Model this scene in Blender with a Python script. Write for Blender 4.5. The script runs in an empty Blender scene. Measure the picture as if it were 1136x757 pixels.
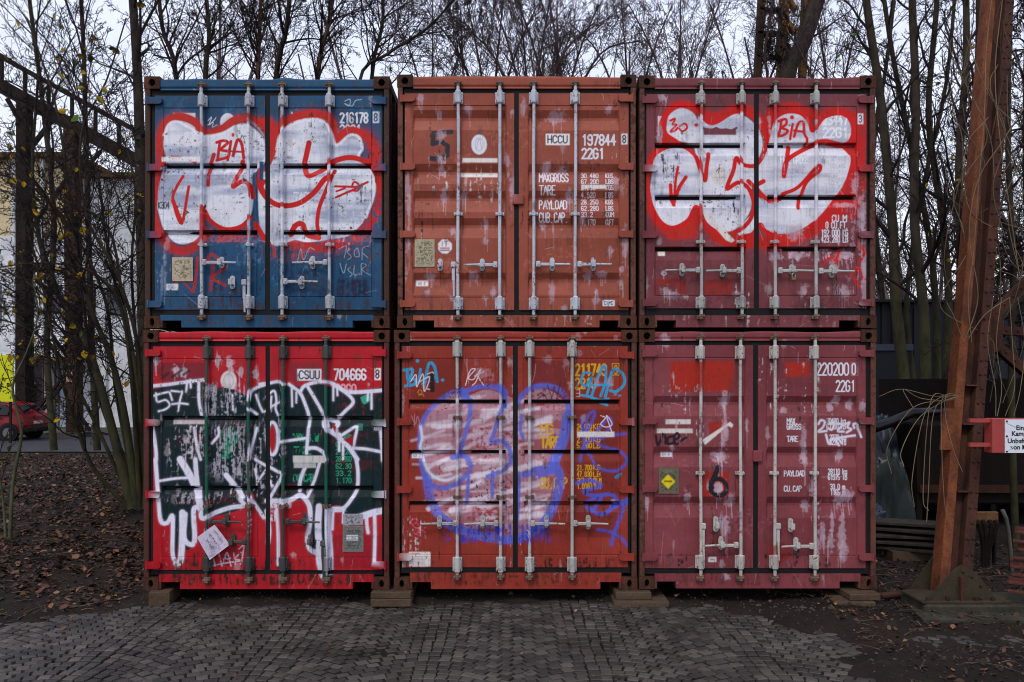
import bpy, bmesh, math, random
import numpy as np
from mathutils import Vector, Matrix, Euler, Quaternion
SC = bpy.context.scene
COL = SC.collection
R = math.radians

# ---------------------------------------------------------------- camera, world, sun, exposure
H_EYE, Y_HOR, F_PX, CX = 2.24, 424.0, 884.0, 568.0
YF = 8.05                      # distance of the container fronts
cam = bpy.data.cameras.new('camera'); cam_o = bpy.data.objects.new('camera', cam); COL.objects.link(cam_o)
cam_o.location = (0, 0, H_EYE); cam_o.rotation_euler = (R(90), 0, 0)
cam.sensor_width = 36; cam.lens = F_PX/1136*36
cam.shift_y = (Y_HOR-378.5)/1136
cam.clip_start = 0.05; cam.clip_end = 3000
SC.camera = cam_o; SC.cycles.filter_width = 1.05

SUN_EL, SUN_AZ = R(52), R(200)     # azimuth clockwise from +Y: behind the camera, a little to the left
W = bpy.data.worlds.new('World'); SC.world = W; W.use_nodes = True
nt = W.node_tree; nt.nodes.clear()
out = nt.nodes.new('ShaderNodeOutputWorld'); bg = nt.nodes.new('ShaderNodeBackground')
sky = nt.nodes.new('ShaderNodeTexSky'); sky.sky_type = 'NISHITA'; sky.sun_disc = False
sky.sun_elevation = SUN_EL; sky.sun_rotation = SUN_AZ
sky.air_density = 1.0; sky.dust_density = 3.0; sky.ozone_density = 1.5
cloud = nt.nodes.new('ShaderNodeTexNoise'); cloud.inputs['Scale'].default_value = 2.2; cloud.inputs['Detail'].default_value = 5
tc = nt.nodes.new('ShaderNodeTexCoord'); mp = nt.nodes.new('ShaderNodeMapping'); mp.inputs['Scale'].default_value = (1, 1, 3)
nt.links.new(tc.outputs['Generated'], mp.inputs['Vector']); nt.links.new(mp.outputs[0], cloud.inputs['Vector'])
rmp = nt.nodes.new('ShaderNodeMapRange'); rmp.inputs[1].default_value = .35; rmp.inputs[2].default_value = .65
rmp.inputs[3].default_value = .66; rmp.inputs[4].default_value = .9
nt.links.new(cloud.outputs[0], rmp.inputs[0])
mx = nt.nodes.new('ShaderNodeMix'); mx.data_type = 'RGBA'
mx.inputs[7].default_value = (8.3, 8.9, 11.2, 1)          # thin even cloud
sz = nt.nodes.new('ShaderNodeSeparateXYZ'); nt.links.new(tc.outputs['Generated'], sz.inputs[0])
hr = nt.nodes.new('ShaderNodeMapRange'); hr.inputs[1].default_value = .02; hr.inputs[2].default_value = .45; nt.links.new(sz.outputs[2], hr.inputs[0])
cm = nt.nodes.new('ShaderNodeMix'); cm.data_type = 'RGBA'; cm.inputs[6].default_value = (11.4, 11.5, 12.2, 1); cm.inputs[7].default_value = (7.9, 8.5, 10.9, 1)
nt.links.new(hr.outputs[0], cm.inputs[0]); nt.links.new(cm.outputs[2], mx.inputs[7]); nt.links.new(rmp.outputs[0], mx.inputs[0]); nt.links.new(sky.outputs[0], mx.inputs[6])
nt.links.new(mx.outputs[2], bg.inputs[0]); bg.inputs[1].default_value = 0.105
nt.links.new(bg.outputs[0], out.inputs[0])

sl = bpy.data.lights.new('sun', 'SUN'); sl.energy = 1.4; sl.angle = R(16); sl.color = (1, .93, .84)
so = bpy.data.objects.new('sun', sl); COL.objects.link(so)
d = Vector((math.sin(SUN_AZ)*math.cos(SUN_EL), math.cos(SUN_AZ)*math.cos(SUN_EL), math.sin(SUN_EL)))
so.rotation_euler = d.to_track_quat('Z', 'Y').to_euler(); so.location = d*60
SC.view_settings.view_transform = 'Standard'; SC.view_settings.look = 'None'
SC.view_settings.gamma = 1; SC.view_settings.exposure = 0.22; SC.view_settings.use_curve_mapping = False

# ---------------------------------------------------------------- helpers
def lin(c):
    c = np.asarray(c, float)/255.
    return np.where(c <= .04045, c/12.92, ((c+.055)/1.055)**2.4)
def L4(c): return tuple(lin(c))+(1,)
S = YF/F_PX
def PX(px, D=YF): return (px-CX)*D/F_PX
def PZ(py, D=YF): return H_EYE-(py-Y_HOR)*D/F_PX
def WP(px, py, D): return Vector((PX(px, D), D, PZ(py, D)))

class MB:
    def __init__(s): s.v = []; s.f = []
    def add(s, vs, fs):
        n = len(s.v); s.v.extend([tuple(v) for v in vs]); s.f.extend([tuple(i+n for i in f) for f in fs]); return s
    def box(s, x0, x1, y0, y1, z0, z1, M=None, bev=0):
        if bev > 0:
            b = min(bev, abs(x1-x0)*.45, abs(y1-y0)*.45, abs(z1-z0)*.45)
            bm = bmesh.new(); bmesh.ops.create_cube(bm, size=1)
            for v in bm.verts: v.co = Vector(((x0+x1)/2+v.co.x*(x1-x0), (y0+y1)/2+v.co.y*(y1-y0), (z0+z1)/2+v.co.z*(z1-z0)))
            bmesh.ops.bevel(bm, geom=bm.edges[:], offset=b, segments=1, affect='EDGES')
            bm.verts.index_update()
            vs = [v.co.copy() for v in bm.verts]; fs = [[v.index for v in f.verts] for f in bm.faces]; bm.free()
        else:
            vs = [Vector(p) for p in ((x0,y0,z0),(x1,y0,z0),(x1,y1,z0),(x0,y1,z0),(x0,y0,z1),(x1,y0,z1),(x1,y1,z1),(x0,y1,z1))]
            fs = [(0,3,2,1),(4,5,6,7),(0,1,5,4),(1,2,6,5),(2,3,7,6),(3,0,4,7)]
        if M is not None: vs = [M @ v for v in vs]
        return s.add(vs, fs)
    def tube(s, pts, r, n=8, cap=True):
        pts = [Vector(p) for p in pts]; k = len(pts)
        rs = r if hasattr(r, '__len__') else [r]*k
        up = None; rings = []
        for i, p in enumerate(pts):
            t = (pts[min(i+1, k-1)]-pts[max(i-1, 0)]).normalized()
            if up is None:
                up = Vector((0, 0, 1)) if abs(t.z) < .9 else Vector((1, 0, 0))
            a = t.cross(up)
            if a.length < 1e-5: a = t.orthogonal()
            a.normalize(); b = a.cross(t).normalized(); up = b
            rings.append([p+(a*math.cos(q)+b*math.sin(q))*rs[i] for q in [2*math.pi*j/n for j in range(n)]])
        vs = [v for rg in rings for v in rg]; fs = []
        for i in range(k-1):
            for j in range(n):
                fs.append((i*n+j, i*n+(j+1) % n, (i+1)*n+(j+1) % n, (i+1)*n+j))
        if cap: fs.append(tuple(range(n-1, -1, -1))); fs.append(tuple((k-1)*n+j for j in range(n)))
        return s.add(vs, fs)
    def prism(s, poly, y0, y1, M=None):          # poly in (x,z), extruded along y
        n = len(poly)
        vs = [Vector((x, y0, z)) for x, z in poly]+[Vector((x, y1, z)) for x, z in poly]
        if M is not None: vs = [M @ v for v in vs]
        fs = [tuple(range(n)), tuple(range(2*n-1, n-1, -1))]+[(i, i+n, (i+1) % n+n, (i+1) % n) for i in range(n)]
        return s.add(vs, fs)
    def build(s, name, mat, parent=None, smooth=False):
        me = bpy.data.meshes.new(name); me.from_pydata(s.v, [], s.f); me.update()
        me.materials.append(mat)
        if smooth: me.polygons.foreach_set('use_smooth', [True]*len(me.polygons))
        o = bpy.data.objects.new(name, me); COL.objects.link(o)
        if parent is not None: o.parent = parent
        return o
def np_mesh(name, V, F, mat, parent=None, smooth=False):
    me = bpy.data.meshes.new(name); n = F.shape[1]
    me.vertices.add(len(V)); me.vertices.foreach_set('co', np.asarray(V, np.float32).ravel())
    me.loops.add(F.size); me.loops.foreach_set('vertex_index', F.astype(np.int32).ravel())
    me.polygons.add(len(F)); me.polygons.foreach_set('loop_start', np.arange(0, F.size, n, dtype=np.int32))
    me.update(calc_edges=True); me.validate()
    me.materials.append(mat)
    me.polygons.foreach_set('use_smooth', np.full(len(F), smooth))
    o = bpy.data.objects.new(name, me); COL.objects.link(o)
    if parent is not None: o.parent = parent
    return o
def grid_faces(nx, nz):
    i, j = np.meshgrid(np.arange(nx-1), np.arange(nz-1)); a = (j*nx+i).ravel()
    return np.stack([a, a+1, a+nx+1, a+nx], 1)
def tag(o, label=None, cat=None, group=None, kind=None):
    if label: o['label'] = label
    if cat: o['category'] = cat
    if group: o['group'] = group
    if kind: o['kind'] = kind
    return o
def empty(name, loc, label, cat, group=None):
    o = bpy.data.objects.new(name, None); COL.objects.link(o); o.location = loc; o.empty_display_size = .2
    return tag(o, label, cat, group)
def adopt(root, *objs):
    """children keep their world-space mesh: offset by the root's location"""
    for o in objs:
        o.parent = root; o.location = Vector(o.location)-root.location

def fbm(h, w, sx, sy, seed, octs=4):
    rng = np.random.RandomState(seed); o = np.zeros((h, w)); amp = 1; tot = 0
    for k in range(octs):
        gw = max(2, int(w/sx*2**k)+2); gh = max(2, int(h/sy*2**k)+2)
        g = rng.rand(gh, gw)
        yy = np.linspace(0, gh-1.001, h); xx = np.linspace(0, gw-1.001, w)
        yi = yy.astype(int); xi = xx.astype(int); fy = (yy-yi)[:, None]; fx = (xx-xi)[None, :]
        fy = fy*fy*(3-2*fy); fx = fx*fx*(3-2*fx)
        o += amp*(g[yi][:, xi]*(1-fy)*(1-fx)+g[yi+1][:, xi]*fy*(1-fx)+g[yi][:, xi+1]*(1-fy)*fx+g[yi+1][:, xi+1]*fy*fx)
        tot += amp; amp *= .55
    o /= tot
    return (o-o.min())/(o.max()-o.min())

# ---------------------------------------------------------------- materials
def nodes(name):
    m = bpy.data.materials.new(name); m.use_nodes = True; t = m.node_tree; t.nodes.clear()
    o = t.nodes.new('ShaderNodeOutputMaterial'); b = t.nodes.new('ShaderNodeBsdfPrincipled'); t.links.new(b.outputs[0], o.inputs[0])
    return m, t, b
def N(t, kind, **kw):
    n = t.nodes.new(kind)
    for k, v in kw.items():
        if k.startswith('i_'):
            key = k[2:]; key = int(key) if key.isdigit() else key.replace('_', ' '); n.inputs[key].default_value = v
        else: setattr(n, k, v)
    return n
def vec(t, scale=(1, 1, 1)):
    g = N(t, 'ShaderNodeNewGeometry'); m = N(t, 'ShaderNodeMapping'); m.inputs['Scale'].default_value = scale
    t.links.new(g.outputs['Position'], m.inputs['Vector']); return m.outputs[0]
def noise(t, scale, detail=5, rough=.6, v=None, dist=0):
    n = N(t, 'ShaderNodeTexNoise'); n.inputs['Scale'].default_value = scale; n.inputs['Detail'].default_value = detail
    n.inputs['Roughness'].default_value = rough; n.inputs['Distortion'].default_value = dist
    t.links.new(v if v is not None else vec(t), n.inputs['Vector']); return n.outputs[0]
def ramp(t, src, a, b, lo=0., hi=1.):
    n = N(t, 'ShaderNodeMapRange'); n.inputs[1].default_value = a; n.inputs[2].default_value = b
    n.inputs[3].default_value = lo; n.inputs[4].default_value = hi; t.links.new(src, n.inputs[0]); return n.outputs[0]
def mix(t, f, a, b, mode='MIX'):
    n = N(t, 'ShaderNodeMix', data_type='RGBA', blend_type=mode)
    for s, k in ((f, 0), (a, 6), (b, 7)):
        if hasattr(s, 'links') or hasattr(s, 'is_linked'): t.links.new(s, n.inputs[k])
        else: n.inputs[k].default_value = s if k == 0 else (tuple(s) if len(s) == 4 else tuple(s)+(1,))
    return n.outputs[2]
def bump(t, b, src, strength, dist=.01):
    n = N(t, 'ShaderNodeBump'); n.inputs['Strength'].default_value = strength; n.inputs['Distance'].default_value = dist
    t.links.new(src, n.inputs['Height']); t.links.new(n.outputs[0], b.inputs['Normal'])
def painted(name, base, rust=.62, rustcol=(70, 38, 24), streak=.35, rough=.5, attr=True, metal=0, var=.18, fine=26):
    """steel under old paint: faded, streaked, rust coming through; 'Paint' attribute = later coats"""
    m, t, b = nodes(name); c = lin(base)
    big = noise(t, 1.3, 6, .65); col = mix(t, ramp(t, big, .3, .7), tuple(c*(1-var)), tuple(np.minimum(1, c*(1+var)+.012)))
    if attr:
        a = N(t, 'ShaderNodeAttribute', attribute_name='Paint'); col = mix(t, a.outputs['Alpha'], col, a.outputs['Color'])
    st = noise(t, 3, 6, .7, vec(t, (14, 14, .8)))
    col = mix(t, ramp(t, st, .5, .78, 0, streak), col, tuple(lin((58, 50, 48))))
    st2 = noise(t, 4, 5, .7, vec(t, (9, 9, 1.2)))
    col = mix(t, ramp(t, st2, .58, .8, 0, streak*.25), col, tuple(lin((190, 180, 178))))
    ch_ = noise(t, 70, 4, .7); col = mix(t, ramp(t, ch_, .67, .73, 0, .28), col, tuple(lin((196, 186, 184))))
    dk = noise(t, 5.5, 8, .75); col = mix(t, ramp(t, dk, .5, .72, 0, streak*.9), col, tuple(lin((44, 38, 38))))
    r = noise(t, fine, 8, .68); r2 = noise(t, 2.1, 4, .6)
    ad = N(t, 'ShaderNodeMath', operation='MULTIPLY_ADD'); t.links.new(r2, ad.inputs[0]); ad.inputs[1].default_value = .45; t.links.new(r, ad.inputs[2])
    rm = ramp(t, ad.outputs[0], rust+.22, rust+.29)
    rc = mix(t, noise(t, 60, 4), tuple(lin(rustcol)), tuple(lin(np.minimum(255, np.array(rustcol)*1.6))))
    col = mix(t, rm, col, rc)
    t.links.new(col, b.inputs['Base Color'])
    t.links.new(ramp(t, rm, 0, 1, rough, .85), b.inputs['Roughness']); b.inputs['Metallic'].default_value = metal
    b.inputs['Specular IOR Level'].default_value = .16
    bump(t, b, noise(t, 9, 6, .6), .18, .012)
    return m
def rusty(name, c1, c2, c3=(30, 22, 18), scale=5, rough=.85, stretch=(1, 1, .35)):
    m, t, b = nodes(name)
    n1 = noise(t, scale, 8, .7, vec(t, stretch)); n2 = noise(t, scale*7, 6, .7)
    col = mix(t, ramp(t, n1, .35, .65), tuple(lin(c1)), tuple(lin(c2)))
    col = mix(t, ramp(t, n2, .5, .7, 0, .75), col, tuple(lin(c3)))
    t.links.new(col, b.inputs['Base Color']); b.inputs['Roughness'].default_value = rough
    b.inputs['Specular IOR Level'].default_value = .1
    bump(t, b, n2, .5, .006); return m
def plain(name, c, rough=.6, var=.2, scale=6, metal=0, bmp=.15):
    m, t, b = nodes(name); cc = lin(c); n = noise(t, scale, 6, .65)
    t.links.new(mix(t, ramp(t, n, .3, .7), tuple(cc*(1-var)), tuple(np.minimum(1, cc*(1+var)))), b.inputs['Base Color'])
    b.inputs['Roughness'].default_value = rough; b.inputs['Metallic'].default_value = metal
    b.inputs['Specular IOR Level'].default_value = .3
    if bmp: bump(t, b, noise(t, scale*6, 5), bmp, .005)
    return m
# ---------------------------------------------------------------- paint canvas: strokes, fills, stencils
GL = {k: v for k, v in (p.split(':') for p in (
 'A:06,20,46|14,34;B:00,06,26,35,34,23,03|23,32,31,20,00;C:31,20,10,01,05,16,26,35;D:00,06,26,35,31,20,00;'
 'E:30,00,06,36|03,23;F:30,00,06|03,23;G:31,20,10,01,05,16,26,35,33,23;H:00,06|30,36|03,33;I:10,16;K:00,06|30,03,36;L:00,06,36;'
 'M:06,00,23,40,46;N:06,00,36,30;O:10,20,31,35,26,16,05,01,10;P:06,00,20,31,32,23,03;R:06,00,20,31,32,23,03|13,36;'
 'S:31,20,10,01,02,13,23,34,35,26,16,05;T:00,40|20,26;U:00,05,16,26,35,30;V:00,26,40;W:00,16,22,36,40;X:00,36|30,06;Y:00,23,40|23,26;'
 'Q:10,20,31,35,26,16,05,01,10|24,36;J:30,35,26,16,05;Z:00,30,06,36;'
 '0:10,20,31,35,26,16,05,01,10;1:11,20,26;2:01,10,20,31,32,06,36;3:01,10,20,31,32,23,34,35,26,16,05|23,13;4:26,20,04,34;'
 '5:30,00,03,23,34,35,26,16,05;6:31,20,10,01,05,16,26,35,34,23,03;7:00,30,16;8:10,20,31,32,23,13,02,01,10|13,04,05,16,26,35,34,23;'
 '9:33,13,02,01,10,20,31,35,26,16,05;.:16,16;k:00,06|32,04,36;g:36,16,05,03,12,32,37,28,18;l:10,16;b:00,06,26,35,33,22,02;m:06,02|03,12,22,26|22,32,43,46').split(';'))}
def cr(pts, n=8):
    """Catmull-Rom through the points"""
    p = np.asarray(pts, float)
    if len(p) < 3: return p
    q = np.vstack([2*p[0]-p[1], p, 2*p[-1]-p[-2]]); o = []
    t = np.linspace(0, 1, n, endpoint=False)[:, None]
    for i in range(1, len(q)-2):
        a, b, c, d = q[i-1], q[i], q[i+1], q[i+2]
        o.append(.5*(2*b+(c-a)*t+(2*a-5*b+4*c-d)*t*t+(3*b-a-3*c+d)*t**3))
    return np.vstack(o+[p[-1:]])
class Canvas:
    def __init__(s, x0, y0, x1, y1, K=3, seed=1):
        s.x0, s.y0, s.K = x0, y0, K; s.w = int((x1-x0)*K); s.h = int((y1-y0)*K)
        s.rgb = np.zeros((s.h, s.w, 3)); s.a = np.zeros((s.h, s.w)); s.seed = seed; s.ox = s.oy = 0; s.k = 1.
        s.fine = fbm(s.h, s.w, 9, 9, seed, 3); s.streak = fbm(s.h, s.w, 200, 26, seed+1, 4)*.6+fbm(s.h, s.w, 160, 130, seed+8, 3)*.4; s.vert = fbm(s.h, s.w, 7, 70, seed+2, 4)
        s.big = fbm(s.h, s.w, 120, 120, seed+3, 5)
    def frame(s, ox, oy, k): s.ox, s.oy, s.k = ox, oy, k; return s      # trace coordinates -> photo px
    def P(s, pts):
        p = np.asarray(pts, float)/s.k; p[:, 0] += s.ox; p[:, 1] += s.oy
        return (p-[s.x0, s.y0])*s.K
    def over(s, sl, m, col):
        m = np.clip(m, 0, 1); col = np.asarray(col, float)
        if col.ndim == 1: col = lin(col)
        s.rgb[sl] = s.rgb[sl]*(1-m[..., None])+col*m[..., None]; s.a[sl] = s.a[sl]*(1-m)+m
    def bbox(s, p, pad):
        x0 = max(0, int(p[:, 0].min()-pad)); x1 = min(s.w, int(p[:, 0].max()+pad)+1)
        y0 = max(0, int(p[:, 1].min()-pad)); y1 = min(s.h, int(p[:, 1].max()+pad)+1)
        return x0, x1, y0, y1
    def dist(s, p, pad):
        x0, x1, y0, y1 = s.bbox(p, pad)
        if x1 <= x0 or y1 <= y0: return None, None
        D = np.full((y1-y0, x1-x0), 1e9)
        if len(p) == 1: p = np.vstack([p, p])
        for a, b in zip(p[:-1], p[1:]):
            ax0 = max(x0, int(min(a[0], b[0])-pad)); ax1 = min(x1, int(max(a[0], b[0])+pad)+1)
            ay0 = max(y0, int(min(a[1], b[1])-pad)); ay1 = min(y1, int(max(a[1], b[1])+pad)+1)
            if ax1 <= ax0 or ay1 <= ay0: continue
            X, Y = np.meshgrid(np.arange(ax0, ax1), np.arange(ay0, ay1)); d = b-a; L = max(1e-9, d@d)
            t = np.clip(((X-a[0])*d[0]+(Y-a[1])*d[1])/L, 0, 1)
            dd = np.hypot(X-a[0]-t*d[0], Y-a[1]-t*d[1]); v = D[ay0-y0:ay1-y0, ax0-x0:ax1-x0]; np.minimum(v, dd, out=v)
        return D, (slice(y0, y1), slice(x0, x1))
    def stroke(s, pts, w, col, soft=.5, alpha=1., halo=0, smooth=True, wear=0):
        """w in photo px"""
        p = s.P(cr(pts) if smooth else pts); hw = w/2*s.K; sf = max(.6, soft*s.K)
        D, sl = s.dist(p, hw+sf+halo*s.K*3+2)
        if D is None: return
        m = np.clip((hw-D)/sf+.5, 0, 1)*alpha
        if halo: m = np.maximum(m, np.exp(-np.clip(D-hw, 0, None)/(halo*s.K))*.45*alpha)
        if wear: m = m*np.clip((s.fine[sl]*.6+s.big[sl]*.4-wear)*9+.5, .12, 1)
        s.over(sl, m, col)
    def fill(s, pts, col, alpha=1., smooth=True, soft=.6, tex=None, wear=0, shade=None):
        p = s.P(cr(np.vstack([pts, pts[:1]])) if smooth else np.vstack([pts, pts[:1]]))
        x0, x1, y0, y1 = s.bbox(p, 3)
        if x1 <= x0 or y1 <= y0: return
        X, Y = np.meshgrid(np.arange(x0, x1)+.01, np.arange(y0, y1)+.01); ins = np.zeros(X.shape, bool)
        for a, b in zip(p[:-1], p[1:]):
            if a[1] == b[1]: continue
            lo, hi = sorted((a[1], b[1])); rr = (Y[:, 0] >= lo) & (Y[:, 0] < hi)
            if not rr.any(): continue
            xx = a[0]+(Y[rr]-a[1])/(b[1]-a[1])*(b[0]-a[0]); ins[rr] ^= X[rr] < xx
        m = ins.astype(float); n = max(1, int(soft*s.K))
        for _ in range(2):
            for ax in (0, 1):
                c = np.zeros_like(m)
                for k in range(-n, n+1): c += np.roll(m, k, ax)
                m = c/(2*n+1)
        sl = (slice(y0, y1), slice(x0, x1))
        m = m*alpha
        if wear: m = m*np.clip((s.fine[sl]*.6+s.big[sl]*.4-wear)*9+.5, .1, 1)
        c = lin(col)[None, None, :]*np.ones(X.shape+(1,))
        if tex is not None:          # streaky spray roller: second colour shows in bands
            q = np.clip((s.streak[sl]-.42)*4, 0, 1)[..., None]; c = c*(1-q*.75)+lin(tex)*q*.75
            m = m*np.clip(1.15-(s.streak[sl]-.5)*.8, .3, 1)
        s.over(sl, m, c)
    def rect(s, x0, y0, x1, y1, col, alpha=1., wear=0, soft=.3, tex=None):
        s.fill([(x0, y0), (x1, y0), (x1, y1), (x0, y1)], col, alpha, False, soft, tex, wear)
    def disc(s, x, y, rx, ry, col, alpha=1., **k):
        s.fill([(x+rx*math.cos(q), y+ry*math.sin(q)) for q in np.linspace(0, 2*math.pi, 17)[:-1]], col, alpha, **k)
    def text(s, txt, x, y, h, col, w=None, sp=1.45, lw=None, wear=.2, alpha=.95, thin=1.):
        """x,y top-left and h in trace units; condensed stencil"""
        u = h/6.; cw = (w/len(txt) if w else h*.52); ux = cw/(4.2)
        for i, c in enumerate(txt):
            if c == ' ' or c not in GL: continue
            for pl in GL[c].split('|'):
                pts = [(x+i*cw+int(q[0])*ux, y+int(q[1])*u) for q in pl.split(',')]
                if len(pts) > 1 and pts[0] == pts[1]: pts[1] = (pts[0][0]+.3*ux, pts[0][1])
                s.stroke(pts, (lw if lw else (h*.185 if h/s.k > 8 else h*.15)*thin/s.k), col, soft=.35, smooth=False, wear=wear, alpha=alpha)
    def splat(s, x, y, rx, ry, col=(205, 195, 200), drips=3, seed=0, a=.8):
        rng = random.Random(int(x*7+y*13)+seed); p = s.P([(x, y)])[0]; rX = rx/s.k*s.K; rY = ry/s.k*s.K
        x0, x1, y0, y1 = s.bbox(np.array([p]), max(rX, rY)*2)
        if x1 <= x0 or y1 <= y0: return
        X, Y = np.meshgrid(np.arange(x0, x1), np.arange(y0, y1)); sl = (slice(y0, y1), slice(x0, x1))
        g = np.exp(-(((X-p[0])/rX)**2+((Y-p[1])/rY)**2))
        m = np.clip((g-.25+(s.fine[sl]-.5)*1.1+(s.vert[sl]-.5)*.5)*3, 0, 1)*g**.5
        s.over(sl, m*a, col)
        m2 = np.clip((g-.45+(s.vert[sl]-.55)*1.6)*3, 0, 1); s.over(sl, m2*a*.45, (95, 88, 98))
        for _ in range(drips):
            dx = rng.uniform(-.8, .8)*rx; ln = rng.uniform(.8, 3.0)*ry
            s.stroke([(x+dx, y), (x+dx, y+ln)], rng.uniform(.6, 1.3), col, alpha=a*rng.uniform(.35, .75), soft=.6, smooth=False)
    def scuff(s, x0, y0, x1, y1, col, amt=.5, kind='vert', seed=0):
        p = s.P([(x0, y0), (x1, y1)]); a, b = np.clip(p.astype(int), 0, [s.w, s.h])
        sl = (slice(a[1], b[1]), slice(a[0], b[0])); T = getattr(s, kind)[sl]
        if T.size == 0: return
        h, w = T.shape; ex = np.minimum(np.linspace(0, 1, w), np.linspace(1, 0, w))[None]*2; ey = np.minimum(np.linspace(0, 1, h), np.linspace(1, 0, h))[:, None]*2
        e = np.clip(ex*3, 0, 1)*np.clip(ey*3, 0, 1)
        m = np.clip((T*.6+s.fine[sl]*.4-(1-amt))*7+.2, 0, 1)*e; s.over(sl, m, col)
    def weather(s, seed, light=(190, 180, 184), dark=(40, 34, 38), n=90):
        r = random.Random(seed); o = (s.ox, s.oy, s.k); s.frame(0, 0, 1); x0, y0 = s.x0, s.y0; x1, y1 = x0+s.w/s.K, y0+s.h/s.K
        for i in range(n):
            x, y = r.uniform(x0, x1), r.uniform(y0, y1); L = r.uniform(2, 14)*(1 if r.random() < .8 else 2.5); a = r.choice((math.pi/2+r.gauss(0, .15), r.uniform(0, 3.14)))
            s.stroke([(x, y), (x+math.cos(a)*L*.5+r.gauss(0, .6), y+math.sin(a)*L*.5), (x+math.cos(a)*L, y+math.sin(a)*L)], r.uniform(.25, .8), light if r.random() < .6 else dark, alpha=r.uniform(.15, .5), soft=.4)
        for i in range(n//2):
            x, y = r.uniform(x0, x1), r.uniform(y0, y1); s.splat(x, y, r.uniform(1.2, 4), r.uniform(1.5, 8), light if r.random() < .3 else dark, r.randint(0, 2), i, r.uniform(.2, .5))
        for i in range(10):
            x, y = r.uniform(x0, x1-30), r.uniform(y0, y1-50); s.scuff(x, y, x+r.uniform(20, 60), y+r.uniform(30, 90), dark if i % 4 else light, r.uniform(.3, .38))
        s.ox, s.oy, s.k = o
    def sample(s, x, z):
        """world x,z arrays -> rgba"""
        u = (np.asarray(x)/S+CX-s.x0)*s.K; v = ((H_EYE-np.asarray(z))/S+Y_HOR-s.y0)*s.K
        u = np.clip(u, 0, s.w-1.01); v = np.clip(v, 0, s.h-1.01); ui = u.astype(int); vi = v.astype(int); fu = (u-ui)[:, None]; fv = (v-vi)[:, None]
        C = np.dstack([s.rgb, s.a[..., None]])
        c = C[vi, ui]*(1-fu)*(1-fv)+C[vi, ui+1]*fu*(1-fv)+C[vi+1, ui]*(1-fu)*fv+C[vi+1, ui+1]*fu*fv
        a = np.clip(c[:, 3:4], 1e-5, 1); return np.hstack([np.where(c[:, 3:4] > 1e-4, c[:, :3]/a, 0), c[:, 3:4]])
def paint_obj(o, cv, amount=1., off=(0, 0), recolor=None):
    me = o.data; n = len(me.vertices); co = np.empty(n*3, np.float32); me.vertices.foreach_get('co', co); co = co.reshape(-1, 3)
    c = cv.sample(co[:, 0]+off[0], co[:, 2]+off[1]) if cv else np.zeros((n, 4))
    c[:, 3] *= amount
    if recolor: c = recolor(c)
    at = me.color_attributes.new('Paint', 'FLOAT_COLOR', 'POINT'); at.data.foreach_set('color', c.astype(np.float32).ravel())
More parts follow.
